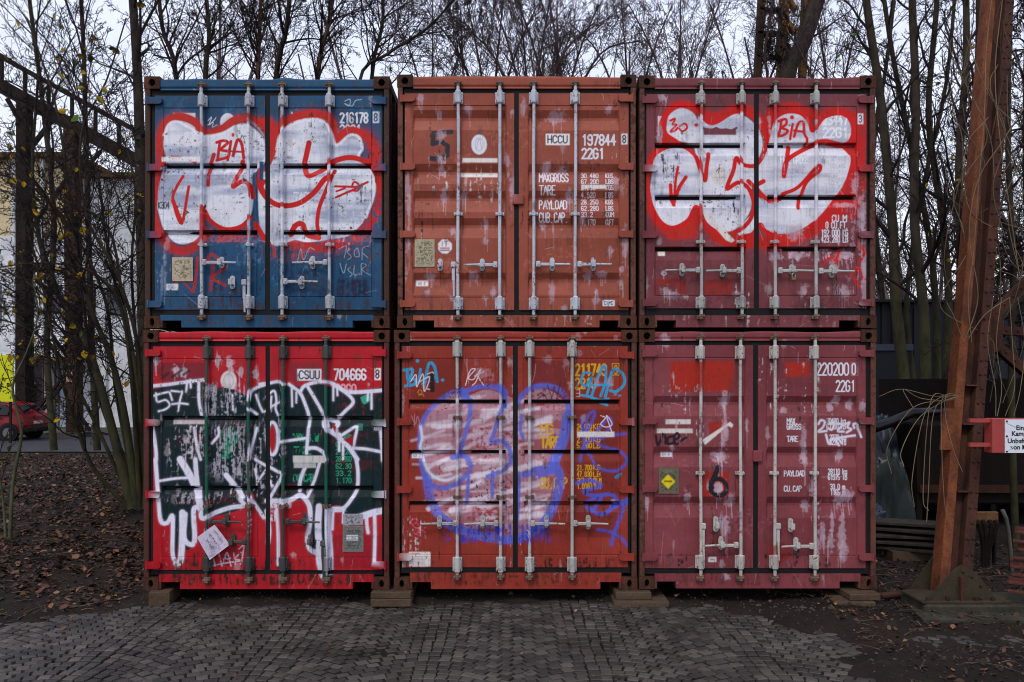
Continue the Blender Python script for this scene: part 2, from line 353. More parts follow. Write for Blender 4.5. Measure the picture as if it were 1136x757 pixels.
# ---------------------------------------------------------------- what is painted on each container front
WHT, RED, GRY = (214, 216, 226), (196, 26, 22), (150, 158, 180)
def cv_blue():
    c = Canvas(158, 82, 438, 366, seed=11)
    c.scuff(165, 100, 430, 350, (70, 120, 160), .4, 'big'); c.scuff(165, 270, 430, 350, (20, 42, 78), .42)
    c.frame(150, 70, 2.523)
    c.rect(104, 138, 166, 275, WHT); c.disc(257, 165, 21, 26, WHT)
    c.text('WHLU', 437, 137, 26, WHT, w=78); c.text('216178', 573, 138, 27, WHT, w=80, wear=.1); c.text('22G1', 573, 172, 26, WHT, w=60)
    c.rect(664, 134, 682, 166, WHT); c.text('8', 668, 139, 22, (50, 80, 120), w=11, wear=0)
    c.stroke([(585, 105), (600, 100), (598, 118), (585, 112), (606, 118), (615, 104), (632, 100)], .9, (170, 190, 205), alpha=.8)
    c.stroke([(202, 160), (212, 150), (205, 172), (222, 155), (225, 150)], .9, WHT, alpha=.8)
    c.stroke([(200, 172), (216, 165), (214, 178), (226, 172)], .9, WHT, alpha=.7)
    # red haze and outer outline
    c.stroke([(72, 300), (66, 225), (78, 172), (110, 150), (140, 152), (170, 168), (195, 196), (240, 184), (275, 160), (315, 155), (345, 168), (370, 195), (383, 240), (378, 290), (355, 325)], 9, (178, 40, 34), halo=2, wear=.15)
    c.stroke([(352, 165), (372, 160), (382, 180), (372, 215)], 8, RED, halo=1.5)
    c.stroke([(372, 250), (388, 215), (402, 180), (440, 152), (490, 140), (535, 148), (552, 172), (560, 212), (595, 188), (640, 200), (668, 235), (665, 275)], 9, (186, 34, 30), halo=2, wear=.1)
    c.stroke([(650, 205), (672, 250), (660, 290), (688, 340), (676, 410), (640, 465), (590, 497), (530, 512), (470, 508), (440, 500)], 11, (180, 32, 34), halo=4, wear=.33)
    c.stroke([(66, 290), (46, 335), (46, 400), (60, 460), (88, 508), (125, 525), (165, 512), (188, 470)], 9, (176, 36, 36), halo=2.5, wear=.2)
    c.scuff(80, 455, 360, 505, (175, 50, 60), .55); c.scuff(345, 440, 500, 560, (170, 60, 66), .52); c.scuff(440, 470, 680, 540, (175, 80, 90), .42)
    A = [(78, 200), (92, 170), (115, 163), (150, 180), (190, 202), (240, 196), (280, 176), (312, 174), (345, 200), (368, 240), (360, 272), (330, 300), (326, 345), (328, 390), (318, 430), (285, 455), (240, 460), (205, 440), (192, 425), (178, 475), (150, 503), (112, 503), (80, 470), (60, 400), (55, 345), (68, 305), (85, 272), (76, 232)]
    B = [(395, 240), (405, 200), (440, 168), (495, 156), (530, 165), (548, 195), (562, 228), (600, 200), (626, 208), (634, 238), (625, 262), (660, 300), (668, 360), (645, 430), (600, 478), (530, 494), (480, 500), (440, 494), (400, 512), (362, 492), (345, 440), (344, 320), (365, 300), (385, 270)]
    c.fill(A, WHT, tex=(126, 138, 168), wear=.23); c.fill(B, WHT, tex=(126, 138, 168), wear=.2)
    c.stroke(A[:12], 3, (228, 230, 238), soft=1.5, alpha=.8); c.stroke(B[:14], 3, (228, 230, 238), soft=1.5, alpha=.8)
    c.text('MAX.GW', 440, 322, 26, (205, 208, 218), w=90, alpha=.75, wear=.4); c.text('TARE', 443, 362, 26, (215, 218, 225), w=56, wear=.4); c.text('NET', 443, 397, 24, (215, 218, 225), w=45, wear=.4); c.text('CU.C.', 445, 430, 24, (215, 218, 225), w=70, wear=.4)
    for i, q in enumerate(('30.480 KG', '67.200 LB', '2.220 KG', '47.885 LBS', '33.1 M', '1.170')): c.text(q, 568, 335+i*20, 13, (205, 208, 220), w=72, alpha=.7, wear=.35)
    r = dict(col=(190, 22, 20), wear=.1)
    c.stroke([(82, 268), (110, 262), (140, 268), (166, 276)], 3.4, **r)
    c.stroke([(70, 298), (58, 345), (56, 395)], 4, **r)
    c.stroke([(350, 300), (346, 340), (368, 378), (405, 398), (455, 392), (498, 362), (528, 325), (545, 318)], 6, **r)
    c.stroke([(358, 330), (352, 345), (358, 360)], 5, **r)
    c.stroke([(485, 222), (478, 255), (472, 290), (484, 314), (515, 300), (552, 275), (600, 263), (645, 276), (672, 305), (682, 345)], 6, **r)
    c.stroke([(556, 300), (535, 350), (515, 400), (508, 445), (512, 478)], 4.5, **r)
    c.stroke([(300, 275), (285, 315), (272, 345), (300, 330), (322, 345), (328, 375)], 5, **r)
    c.stroke([(218, 255), (205, 300), (202, 340)], 4.5, (176, 30, 34)); c.stroke([(190, 405), (188, 440), (186, 470)], 4.5, **r)
    c.stroke([(194, 415), (210, 442), (248, 464), (292, 458), (322, 432)], 5, **r)
    c.stroke([(432, 478), (450, 452), (468, 452), (478, 478), (510, 488)], 6, **r)
    c.stroke([(335, 450), (352, 478), (372, 505)], 6, **r)
    c.stroke([(132, 316), (112, 350), (104, 385), (128, 447), (148, 345)], 3.3, **r); c.stroke([(104, 385), (128, 447)], 4.5, **r)
    c.stroke([(236, 217), (232, 240), (229, 268)], 3.3, **r); c.stroke([(226, 221), (245, 216), (257, 222), (238, 241), (260, 247), (256, 262), (226, 271)], 3.4, **r)
    c.stroke([(266, 218), (262, 245), (257, 270)], 3.3, **r); c.disc(272, 200, 4.5, 6, RED)
    c.stroke([(272, 258), (284, 215), (296, 225), (302, 265)], 3.6, **r); c.stroke([(268, 246), (302, 248)], 2.4, **r)
    c.stroke([(558, 344), (590, 345), (620, 345), (650, 332)], 2.6, **r); c.stroke([(560, 375), (590, 362), (618, 350)], 2.6, **r); c.stroke([(605, 345), (612, 332), (625, 340), (622, 356), (608, 356)], 2.4, **r); c.stroke([(562, 358), (585, 350)], 2.4, **r)
    c.stroke([(318, 160), (340, 178), (358, 205), (364, 250)], 2.2, (170, 176, 192), soft=2, alpha=.6)
    c.scuff(610, 330, 665, 400, (90, 88, 110), .45); c.scuff(175, 300, 330, 345, (160, 150, 168), .45)
    c.rect(72, 261, 180, 275, (224, 222, 222)); c.rect(346, 275, 357, 328, (24, 62, 104)); c.rect(356, 400, 382, 403, (40, 42, 52))
    c.rect(60, 385, 96, 410, (180, 184, 196)); c.text('K304', 63, 388, 18, (40, 44, 56), w=32)
    # below
    k = dict(col=(176, 30, 26), alpha=.92, wear=.2)
    c.stroke([(108, 570), (114, 600), (112, 618)], 3.2, **k); c.stroke([(142, 558), (120, 588), (158, 614)], 3, **k); c.stroke([(122, 600), (158, 640)], 2, **k)
    c.stroke([(172, 545), (168, 600), (160, 638)], 3, **k); c.stroke([(208, 635), (214, 560), (196, 556), (210, 535), (228, 545)], 4, alpha=.7, col=(170, 40, 40)); c.stroke([(252, 572), (214, 600), (250, 622)], 3, **k)
    w = dict(col=(150, 172, 190), alpha=.75, soft=.4)
    c.stroke([(452, 560), (462, 520), (470, 550), (486, 518), (500, 522)], .9, **w)
    for q in ([(570, 520), (590, 512), (584, 545)], [(602, 518), (592, 528), (604, 542), (594, 550)], [(612, 525), (622, 518), (626, 540), (614, 540), (612, 525)], [(634, 550), (636, 518), (652, 512)], [(636, 532), (655, 548)],
              [(572, 560), (582, 588), (590, 562)], [(604, 570), (594, 578), (606, 590), (600, 598)], [(612, 566), (612, 592), (628, 590)], [(632, 592), (632, 562), (646, 566), (634, 578), (658, 594)]): c.stroke(q, .9, **w)
    c.rect(84, 618, 118, 635, (205, 208, 214)); c.text('823', 90, 622, 9, (80, 110, 160), w=22)
    c.scuff(40, 430, 90, 640, (110, 130, 150), .4); c.scuff(560, 600, 660, 660, (24, 32, 60), .6); c.scuff(60, 660, 700, 690, (60, 44, 40), .45)
    c.splat(75, 600, 10, 40, (120, 140, 160)); c.splat(100, 560, 6, 40, (30, 50, 70))
    c.frame(0, 0, 1)
    for x, y in ((207, 108), (333, 96), (345, 114), (400, 117), (430, 127)): c.disc(x, y, 1.6, 1.2, (110, 60, 34)); c.stroke([(x, y), (x, y+5)], .8, (110, 66, 40), alpha=.6)
    c.weather(3)
    return c
def cv_orange():
    c = Canvas(438, 82, 710, 366, seed=21)
    c.scuff(445, 100, 705, 350, (166, 92, 74), .35, 'big'); c.frame(430, 70, 2.523)
    b = (46, 42, 52)
    c.stroke([(178, 192), (128, 196), (126, 226), (150, 218), (168, 232), (166, 258), (146, 270), (122, 266)], 5.2, b, soft=.3, smooth=False, wear=.22)
    c.disc(256, 227, 22, 28, WHT); c.disc(256, 227, 13, 19, (190, 186, 190)); c.disc(256, 227, 10, 16, WHT); c.stroke([(248, 240), (256, 212), (264, 240)], .7, (170, 168, 174))
    c.rect(209, 265, 307, 277, (222, 218, 214)); c.rect(204, 305, 307, 317, (222, 218, 214))
    c.rect(443, 196, 510, 228, (224, 222, 224)); c.text('HCCU', 449, 202, 20, b, w=58, wear=0, lw=1.5)
    c.text('197844', 545, 200, 28, WHT, w=98, wear=.12); c.rect(655, 196, 672, 227, (216, 214, 220)); c.text('8', 659, 201, 21, b, w=11, wear=0)
    c.text('22G1', 545, 238, 28, WHT, w=64, wear=.12)
    for t, y in (('MAXGROSS', 306), ('TARE', 342), ('PAYLOAD', 382), ('CUB.CAP.', 419)): c.text(t, 425, y, 25, WHT, w=84*len(t)/8+(6 if len(t) < 8 else 0), wear=.18, lw=1.25)
    for i, (a, u) in enumerate((('30.480', 'KGS'), ('67.200', 'LBS'), ('2.230', 'KGS'), ('4.920', 'LBS'), ('28.250', 'KGS'), ('62.280', 'LBS'), ('33.2', 'CUM'), ('1.170', 'CUFT'))):
        y = 306+[0, 18, 35, 55, 74, 93, 111, 131][i]; c.text(a, 543, y, 13, WHT, w=50*len(a)/6, wear=.2, lw=.8); c.text(u, 612, y, 13, WHT, w=22, wear=.2, lw=.8)
    c.rect(543, 340, 612, 351, (222, 218, 214))
    c.rect(603, 663, 636, 680, (226, 226, 230)); c.text('CIMC', 607, 667, 9, (40, 60, 130), w=26, wear=0, lw=.9)
    c.rect(78, 608, 112, 624, (214, 210, 212)); c.text('40 E', 84, 612, 8, (80, 90, 110), w=22, lw=.6)
    c.fill([(139+42*.5*(1-math.cos(q))+0, 513-21*math.sin(q)) for q in np.linspace(.39, 6.67, 9)[:-1]], (226, 220, 224), smooth=False)
    c.text('IT', 150, 498, 14, (60, 50, 80), w=18, lw=.8, wear=0); c.rect(146, 516, 174, 519, (190, 60, 70)); c.rect(146, 522, 174, 525, (80, 80, 130))
    c.stroke([(656, 330), (668, 322), (664, 345), (658, 350), (670, 352), (668, 366)], .7, (170, 130, 120), alpha=.6)
    L = (196, 170, 184)
    for x, y, rx, ry, n in ((93, 95, 10, 14, 4), (150, 75, 14, 6, 1), (143, 140, 8, 14, 3), (225, 130, 9, 16, 4), (470, 148, 26, 20, 3), (150, 200, 14, 18, 2), (148, 272, 12, 12, 4), (150, 300, 12, 14, 3), (155, 372, 12, 20, 4), (182, 470, 10, 12, 2),
                            (275, 450, 10, 20, 5), (275, 495, 8, 12, 2), (120, 595, 14, 12, 4), (240, 595, 14, 12, 5), (212, 370, 8, 20, 5), (55, 340, 9, 40, 3), (56, 500, 7, 30, 2), (58, 400, 6, 40, 2), (445, 290, 14, 20, 4), (490, 295, 12, 12, 3), (510, 370, 12, 20, 5),
                            (560, 598, 14, 10, 5), (600, 590, 16, 12, 5), (625, 525, 10, 12, 3), (665, 505, 10, 40, 4), (655, 575, 8, 12, 2), (585, 665, 10, 12, 2), (585, 640, 6, 8, 2), (435, 455, 9, 12, 3), (545, 440, 12, 10, 4), (295, 640, 9, 12, 3), (335, 270, 8, 20, 2), (350, 350, 10, 40, 3), (460, 640, 7, 30, 2), (640, 325, 12, 12, 3), (380, 120, 8, 24, 2), (620, 130, 10, 16, 1), (180, 660, 8, 10, 1), (110, 640, 7, 9, 1), (258, 372, 8, 5, 0)):
        c.splat(x, y, rx, ry, L, max(0, n-1), a=.55)
    c.disc(257, 372, 4, 3, (170, 190, 160))
    c.scuff(400, 430, 680, 470, (188, 160, 172), .3); c.scuff(400, 270, 660, 300, (70, 46, 48), .42); c.scuff(60, 345, 320, 372, (60, 46, 50), .38)
    c.scuff(45, 700, 690, 740, (200, 160, 160), .32); c.scuff(40, 90, 60, 680, (190, 150, 150), .34)
    c.weather(4)
    return c
def cv_plum_top():
    c = Canvas(706, 82, 978, 366, seed=31); c.frame(700, 70, 2.523)
    c.scuff(40, 90, 670, 690, (128, 74, 84), .42, 'big')
    c.rect(76, 148, 140, 202, WHT); c.rect(190, 148, 302, 214, WHT)
    c.text('1', 84, 155, 40, (190, 176, 186), w=18)
    # red sprayed ground
    c.stroke([(72, 330), (60, 270), (95, 225), (92, 170), (118, 125), (160, 118), (205, 140), (240, 150), (300, 128), (345, 140), (375, 170), (400, 135), (450, 122), (500, 140), (520, 150), (580, 135), (630, 160), (636, 220), (640, 300), (600, 400), (530, 455)], 10, (186, 26, 24), halo=1.5, wear=.28)
    c.stroke([(645, 150), (652, 220), (646, 330), (620, 420)], 12, (180, 28, 28), halo=4, wear=.42)
    c.stroke([(60, 400), (90, 450), (130, 475), (170, 450), (200, 430), (240, 480), (290, 500), (340, 500), (400, 500), (470, 485), (530, 450), (580, 380)], 13, (188, 26, 20), halo=3, wear=.15)
    c.fill([(100, 440), (190, 430), (185, 490), (105, 492)], (186, 36, 26), smooth=False, soft=2, wear=.18)
    A = [(100, 182), (108, 145), (140, 125), (175, 138), (200, 172), (240, 168), (290, 142), (325, 150), (360, 185), (370, 232), (352, 275), (325, 288), (300, 275), (285, 262), (180, 228), (130, 215), (106, 205)]
    B = [(58, 320), (68, 262), (100, 234), (150, 232), (185, 260), (205, 300), (300, 262), (290, 330), (330, 345), (338, 400), (315, 445), (280, 470), (240, 465), (200, 435), (185, 402), (165, 435), (125, 456), (92, 445), (65, 400), (54, 355)]
    C = [(390, 210), (400, 160), (435, 138), (478, 142), (500, 172), (515, 190), (548, 150), (590, 146), (614, 168), (617, 205), (604, 226), (618, 258), (610, 305), (590, 350), (550, 405), (510, 446), (460, 472), (400, 476), (360, 455), (340, 478), (305, 482), (305, 458), (345, 412), (350, 360), (325, 325), (370, 265)]
    for q in ([(180, 226), (300, 250), (340, 280), (345, 345), (300, 350), (200, 310)], A, B, C): c.fill(q, (216, 216, 226), tex=(158, 162, 184), wear=.2)
    c.fill([(205, 180), (296, 184), (296, 200), (205, 200)], (112, 56, 66), smooth=False, soft=.4); c.stroke([(204, 181), (225, 187), (240, 180), (252, 186), (268, 184), (282, 188), (297, 180)], 2.4, (112, 56, 66), smooth=False)
    for i, t in enumerate(('23447', '22G1')): c.text(t, 540, 145+i*36, 26, (228, 230, 236), w=72, alpha=.95, wear=.15)
    c.rect(636, 140, 652, 170, WHT); c.text('3', 640, 145, 20, (90, 40, 50), w=10)
    c.text('MAX.GROSS', 420, 262, 18, (232, 234, 240), w=82, wear=.35)
    for i in range(5): c.text('30.480', 560, 262+i*19, 12, (190, 190, 205), w=46, wear=.4, lw=.8)
    r = dict(col=(200, 20, 16), halo=.35)
    c.stroke([(128, 218), (98, 196), (92, 162), (112, 130), (150, 116), (190, 130), (214, 162), (240, 164), (292, 134), (330, 140), (362, 170), (380, 212), (372, 255), (348, 286), (312, 282), (296, 265), (288, 300), (270, 350), (300, 334), (326, 345), (340, 372), (346, 405), (330, 445), (292, 474), (248, 474), (210, 448), (186, 400), (160, 440), (118, 460), (82, 442), (56, 390), (47, 320), (60, 265), (95, 235), (140, 226), (178, 252), (198, 305), (209, 327), (213, 290), (219, 252)], 4.6, **r)
    c.stroke([(376, 245), (386, 200), (398, 160), (432, 136), (474, 138), (500, 162), (511, 188), (542, 150), (590, 140), (620, 162), (622, 204), (600, 228), (545, 218), (510, 228), (440, 270), (430, 316), (438, 270), (446, 232)], 5, **r)
    c.stroke([(600, 228), (622, 260), (618, 300), (600, 350), (560, 405), (520, 444), (470, 476), (420, 486), (378, 470), (362, 452), (342, 478), (312, 486)], 5, **r)
    c.stroke([(425, 366), (470, 346), (524, 288), (530, 300), (495, 330), (478, 370), (470, 405)], 4, **r)
    c.stroke([(372, 330), (352, 345), (372, 372), (400, 385), (430, 372)], 5, **r); c.stroke([(330, 330), (350, 350), (365, 372)], 5, **r)
    c.stroke([(133, 290), (126, 330), (122, 392)], 3, **r); c.stroke([(155, 318), (135, 350), (122, 392)], 4, **r); c.stroke([(112, 340), (114, 370), (122, 395)], 4, **r)
    c.stroke([(111, 160), (124, 155), (118, 170), (128, 172), (112, 190), (124, 188), (132, 180)], 2.4, **r); c.stroke([(138, 175), (152, 168), (158, 180), (145, 190), (136, 182)], 2.4, **r); c.disc(184, 172, 6, 5, RED)
    c.stroke([(422, 158), (420, 180), (414, 202)], 3, **r); c.stroke([(414, 162), (434, 156), (436, 170), (424, 180), (440, 188), (430, 200), (414, 204)], 3, **r)
    c.stroke([(454, 170), (450, 192), (447, 212)], 2.8, **r); c.disc(452, 151, 6, 6, RED); c.stroke([(458, 205), (470, 168), (484, 166), (486, 195), (494, 212), (492, 228)], 3, **r); c.stroke([(458, 188), (486, 192)], 2.6, **r)
    c.disc(248, 315, 21, 26, (206, 202, 200)); c.stroke([(240, 302), (250, 292), (246, 306)], .8, (60, 60, 70)); c.rect(232, 318, 266, 320, (120, 120, 130), .7)
    c.fill([(206, 424), (214, 414), (292, 496), (282, 502), (266, 494)], (214, 210, 204), smooth=False, soft=.3)
    w = dict(wear=.3)
    c.text('CU.M', 566, 425, 18, WHT, w=40, **w); c.text('0 CU.FT.', 548, 444, 18, WHT, w=64, **w); c.text('192.000 KG', 535, 466, 17, WHT, w=76, **w); c.text('423.280 LB', 535, 484, 17, WHT, w=76, **w)
    c.rect(70, 603, 156, 650, (136, 34, 26), .85, wear=.1); c.rect(206, 606, 284, 650, (140, 34, 26), .8, wear=.1); c.rect(62, 620, 130, 650, (104, 46, 48), .9)
    c.rect(78, 524, 98, 538, (220, 214, 205)); c.stroke([(86, 588), (92, 594), (100, 590), (98, 584)], .8, WHT, alpha=.7)
    for x, y, rx, ry, n in ((90, 95, 12, 12, 3), (80, 200, 9, 30, 2), (90, 585, 8, 8, 1), (100, 640, 14, 16, 4), (120, 650, 16, 12, 2), (150, 655, 14, 8, 1), (570, 560, 10, 20, 3), (578, 576, 8, 8, 0), (410, 540, 20, 14, 5), (470, 535, 30, 12, 5), (600, 535, 30, 14, 5), (650, 420, 12, 60, 5), (655, 560, 10, 60, 5), (460, 470, 30, 24, 4), (600, 395, 30, 8, 3), (630, 340, 12, 30, 3), (360, 160, 8, 10, 1), (485, 640, 12, 24, 3), (600, 640, 20, 20, 4), (300, 650, 12, 12, 1)):
        c.splat(x, y, rx, ry, (196, 176, 188), n, a=.6)
    c.scuff(400, 515, 650, 560, (190, 160, 175), .45); c.scuff(600, 380, 670, 690, (180, 150, 165), .42)
    for q in ([(540, 560), (560, 545), (580, 555)], [(590, 520), (575, 560)], [(640, 505), (655, 530), (640, 560)], [(620, 590), (640, 575), (650, 600), (665, 605)], [(640, 620), (625, 600)]): c.stroke(q, 3, (186, 26, 26), halo=1, wear=.35)
    c.scuff(60, 645, 660, 690, (90, 44, 48), .5, 'big'); c.scuff(40, 690, 690, 735, (150, 120, 120), .38)
    c.weather(5)
    return c
def cv_red():
    c = Canvas(154, 362, 438, 658, seed=41); c.frame(150, 360, 2.366)
    c.rect(66, 100, 186, 150, (112, 34, 46), .85); c.rect(405, 100, 486, 150, (120, 40, 52), .6); c.rect(490, 555, 690, 640, (120, 18, 36), .5)
    c.disc(244, 148, 21, 26, (216, 206, 206)); c.disc(244, 148, 14, 19, (180, 172, 176)); c.disc(244, 148, 11, 16, (216, 206, 206))
    c.rect(424, 117, 488, 148, WHT); c.text('CSUU', 430, 122, 21, (60, 20, 32), w=56, wear=0, lw=1.5)
    c.text('704666', 522, 118, 27, WHT, w=86, wear=.1); c.rect(627, 115, 644, 146, (220, 218, 222)); c.text('8', 631, 120, 21, (60, 20, 32), w=11, wear=0); c.text('22G0', 526, 158, 26, (220, 150, 160), w=56, wear=.1)
    T = (6, 32, 36)
    c.fill([(38, 172), (100, 158), (172, 152), (200, 165), (245, 168), (290, 185), (305, 175), (330, 158), (380, 150), (440, 165), (480, 156), (545, 172), (600, 176), (664, 170), (664, 272), (640, 280), (655, 330), (664, 485), (600, 500), (545, 505), (540, 480), (515, 488), (508, 600), (520, 665), (495, 668), (488, 600), (470, 600), (450, 590), (458, 480), (425, 462), (385, 475), (350, 468), (336, 505), (300, 442), (285, 480), (230, 500), (172, 508), (160, 490), (150, 575), (128, 590), (118, 520), (105, 625), (95, 600), (98, 520), (64, 508), (52, 400), (44, 300)], T, wear=.06)
    c.scuff(50, 240, 660, 490, (92, 16, 28), .38, 'streak'); c.scuff(520, 175, 660, 250, (110, 20, 34), .42); c.scuff(60, 430, 280, 475, (100, 20, 30), .42, 'streak')
    c.fill([(222, 280), (260, 276), (272, 300), (255, 330), (250, 350), (225, 350), (232, 310)], (20, 130, 96), wear=.3, alpha=.9); c.fill([(590, 192), (610, 184), (616, 198), (600, 210)], (40, 160, 130))
    g = (30, 150, 110)
    for t, x, y, wd in (('MAX.G.W.', 414, 288, 76), ('TARE', 416, 322, 48), ('NET', 416, 356, 40), ('CU.CAP.', 414, 394, 64)): c.text(t, x, y, 19, g, w=wd, wear=.42)
    for i, t in enumerate(('30.480', '67.200', '2.220', '28.260', '62.30', '33.2', '1.170')): c.text(t, 526, 290+i*19, 13, g, w=42, wear=.35, lw=.9)
    c.text('KGLBKG', 582, 262, 16, (40, 110, 100), w=14, wear=.3)
    # chalky white scrubbing
    wc = (170, 166, 180)
    for (a, b, d, e, m) in ((170, 150, 300, 250, .5), (190, 250, 300, 420, .5), (80, 265, 190, 420, .42), (60, 440, 290, 475, .42), (240, 410, 300, 480, .45), (300, 250, 370, 480, .45), (210, 130, 330, 200, .36), (490, 480, 520, 660, .4), (60, 500, 160, 600, .3), (330, 170, 400, 470, .36)): c.scuff(a, b, d, e, wc, m)
    c.scuff(170, 160, 300, 440, (20, 24, 34), .36)
    for x, y in ((105, 120), (125, 125), (215, 95), (245, 100), (275, 125), (315, 130), (52, 95), (250, 118)): c.splat(x, y, 9, 14, (205, 190, 200), 2)
    c.stroke([(70, 140), (85, 128)], 3, (60, 20, 34), alpha=.8); c.stroke([(95, 138), (120, 120)], 3, (60, 20, 34), alpha=.8); c.stroke([(125, 132), (140, 122)], 3, (60, 20, 34), alpha=.8)
    k = dict(col=(214, 212, 230), halo=.5, soft=.8, wear=.12)
    c.frame(155, 370, 5.407)
    for q, w in (([(38, 470), (30, 335), (180, 305), (385, 278)], 3.6), ([(48, 430), (72, 560), (92, 700), (95, 760)], 4), ([(350, 285), (352, 400), (368, 490)], 3.4), ([(322, 568), (340, 680), (362, 757)], 3), ([(430, 660), (470, 610), (468, 570)], 3), ([(552, 370), (556, 460)], 2), ([(280, 285), (275, 350)], 2.4), ([(300, 280), (302, 325)], 2.4),
                 ([(650, 450), (700, 485)], 3), ([(700, 570), (670, 680), (655, 757)], 3), ([(652, 400), (665, 350), (700, 325), (757, 305)], 3.4), ([(695, 370), (715, 430), (735, 470)], 2.6)): c.stroke(q, w*.95, **k)
    for q in ([(70, 378), (120, 362), (165, 352)], [(92, 360), (100, 410), (150, 400), (175, 430), (150, 455), (108, 468)], [(175, 355), (190, 400)], [(185, 345), (235, 350), (250, 352), (238, 400), (226, 465)], [(190, 425), (240, 420), (285, 425)]): c.stroke(q, 1.9, **k)
    c.frame(295, 370, 5.407)
    for q, w in (([(-40, 305), (20, 298), (70, 290), (108, 305)], 3.4), ([(0, 380), (45, 345), (60, 400), (55, 450), (70, 490)], 2.4), ([(-10, 470), (30, 440), (75, 415)], 2.2), ([(30, 380), (25, 430)], 2.2), ([(200, 355), (235, 312), (330, 290), (400, 302), (470, 350), (522, 410), (470, 470), (430, 510)], 3.6), ([(245, 315), (290, 390), (345, 490), (370, 560)], 3.6),
                 ([(135, 305), (200, 355), (235, 430), (255, 500), (250, 600), (240, 720)], 3.6), ([(400, 305), (440, 330), (490, 352), (600, 350), (735, 338)], 4.2), ([(152, 330), (155, 438)], 2.2), ([(180, 355), (180, 415)], 2.2), ([(402, 320), (402, 402)], 2.4), ([(425, 330), (427, 372)], 2.2), ([(632, 345), (632, 452)], 2.6), ([(612, 350), (608, 402)], 2.2),
                 ([(345, 500), (350, 560), (430, 620), (500, 690), (545, 757)], 5), ([(380, 520), (430, 540), (400, 590), (440, 610)], 4.5), ([(430, 500), (420, 560), (435, 640), (437, 705)], 3), ([(440, 620), (490, 588), (542, 562), (530, 640), (522, 690)], 3.2), ([(530, 690), (600, 695), (690, 712)], 3.4), ([(460, 650), (460, 757)], 2.6),
                 ([(655, 572), (700, 568), (738, 565)], 4.4), ([(690, 585), (697, 660), (702, 760)], 5.5), ([(78, 652), (150, 642), (235, 630)], 3), ([(245, 690), (300, 690), (345, 720), (360, 757)], 4)): c.stroke(q, w*.95, **k)
    c.fill([(462, 640), (520, 610), (520, 680)], (150, 20, 36), smooth=False); c.fill([(385, 540), (420, 560), (415, 600)], (150, 20, 36), smooth=False)
    c.disc(36, 632, 17, 82, (176, 14, 30)); c.stroke([(36+33*math.cos(q), 632+98*math.sin(q)) for q in np.linspace(0, 6.28, 17)], 3.4, **k)
    c.rect(160, 735, 345, 768, (196, 194, 192), wear=.1); 
    c.frame(155, 510, 5.407)
    for q, w in (([(90, 0), (105, 200), (120, 365), (160, 382), (192, 345), (192, 560), (212, 622)], 4.6), ([(215, 625), (242, 600), (250, 450), (250, 320)], 7), ([(268, 330), (262, 470), (300, 512), (325, 480), (318, 310), (350, 285)], 5.5), ([(240, 0), (310, 120), (350, 240), (358, 290)], 8), ([(330, 0), (338, 100), (360, 290), (372, 355), (450, 320), (540, 290), (618, 278), (600, 240)], 5), ([(112, 130), (200, 116), (285, 110)], 2.8),
                 ([(515, 95), (560, 150), (610, 230)], 6), ([(655, 230), (700, 290), (740, 350)], 4), ([(690, 60), (705, 130)], 3), ([(705, 130), (735, 90), (757, 60)], 2.5), ([(690, 0), (757, 40)], 3)): c.stroke(q, w*.95, **k)
    for q in ([(430, 640), (500, 625), (600, 610)], [(470, 560), (490, 640)], [(500, 620), (520, 560), (545, 640)], [(500, 600), (540, 595)], [(560, 560), (570, 630)], [(570, 590), (605, 560)], [(570, 600), (610, 610), (600, 630)], [(440, 600), (450, 640)], [(590, 540), (620, 520), (610, 600)]): c.stroke(q, 1.6, (196, 180, 196), wear=.25, alpha=.9)
    c.frame(295, 510, 5.407)
    for q, w in (([(0, 35), (60, 70), (92, 96), (50, 180), (15, 250), (12, 330)], 3.4), ([(540, 0), (550, 80), (545, 170), (510, 240), (460, 295), (400, 308)], 4), ([(235, 40), (205, 120), (195, 190)], 4), ([(320, 20), (290, 120), (245, 225)], 3.4), ([(20, 130), (35, 160)], 3.4), ([(0, 250), (60, 250), (140, 245), (200, 218), (245, 255), (262, 310), (258, 400), (246, 480), (262, 540), (300, 560)], 5.4),
                 ([(0, 310), (15, 420), (10, 500)], 5), ([(62, 300), (70, 480), (70, 632)], 3.4), ([(316, 285), (310, 380), (312, 470)], 7.5), ([(370, 300), (372, 420), (385, 560), (385, 680)], 6), ([(400, 300), (395, 420)], 3), ([(318, 480), (312, 560), (320, 640), (340, 700)], 6), ([(375, 300), (460, 300)], 6), ([(480, 380), (540, 355), (640, 320), (730, 295), (737, 220), (728, 100), (712, 0)], 7.5),
                 ([(600, 330), (605, 400), (612, 440)], 3.8), ([(650, 330), (652, 460), (648, 625)], 4), ([(462, 320), (460, 380)], 2.4)): c.stroke(q, w*.95, **k)
    c.scuff(0, 240, 160, 300, (210, 208, 222), .62); c.scuff(0, 300, 70, 380, (210, 208, 222), .6); c.disc(741, 546, 9, 22, (190, 186, 196))
    c.rect(162, 0, 360, 20, (196, 194, 192), wear=.1); c.rect(165, 22, 298, 52, (176, 174, 176), wear=.15)
    c.frame(150, 360, 2.366); c.rect(96, 250, 186, 262, (190, 176, 176), wear=.15); c.text('51 3', 100, 251, 9, (90, 110, 160), w=26, wear=0)
    c.scuff(30, 610, 480, 690, (36, 30, 24), .48); c.scuff(120, 590, 300, 650, (24, 34, 26), .42); c.scuff(30, 645, 660, 690, (56, 30, 22), .5)
    for q in ([(455, 690), (475, 655)], [(590, 660), (600, 680)]): c.stroke(q, .7, (190, 120, 120), alpha=.6)
    c.weather(6)
    return c
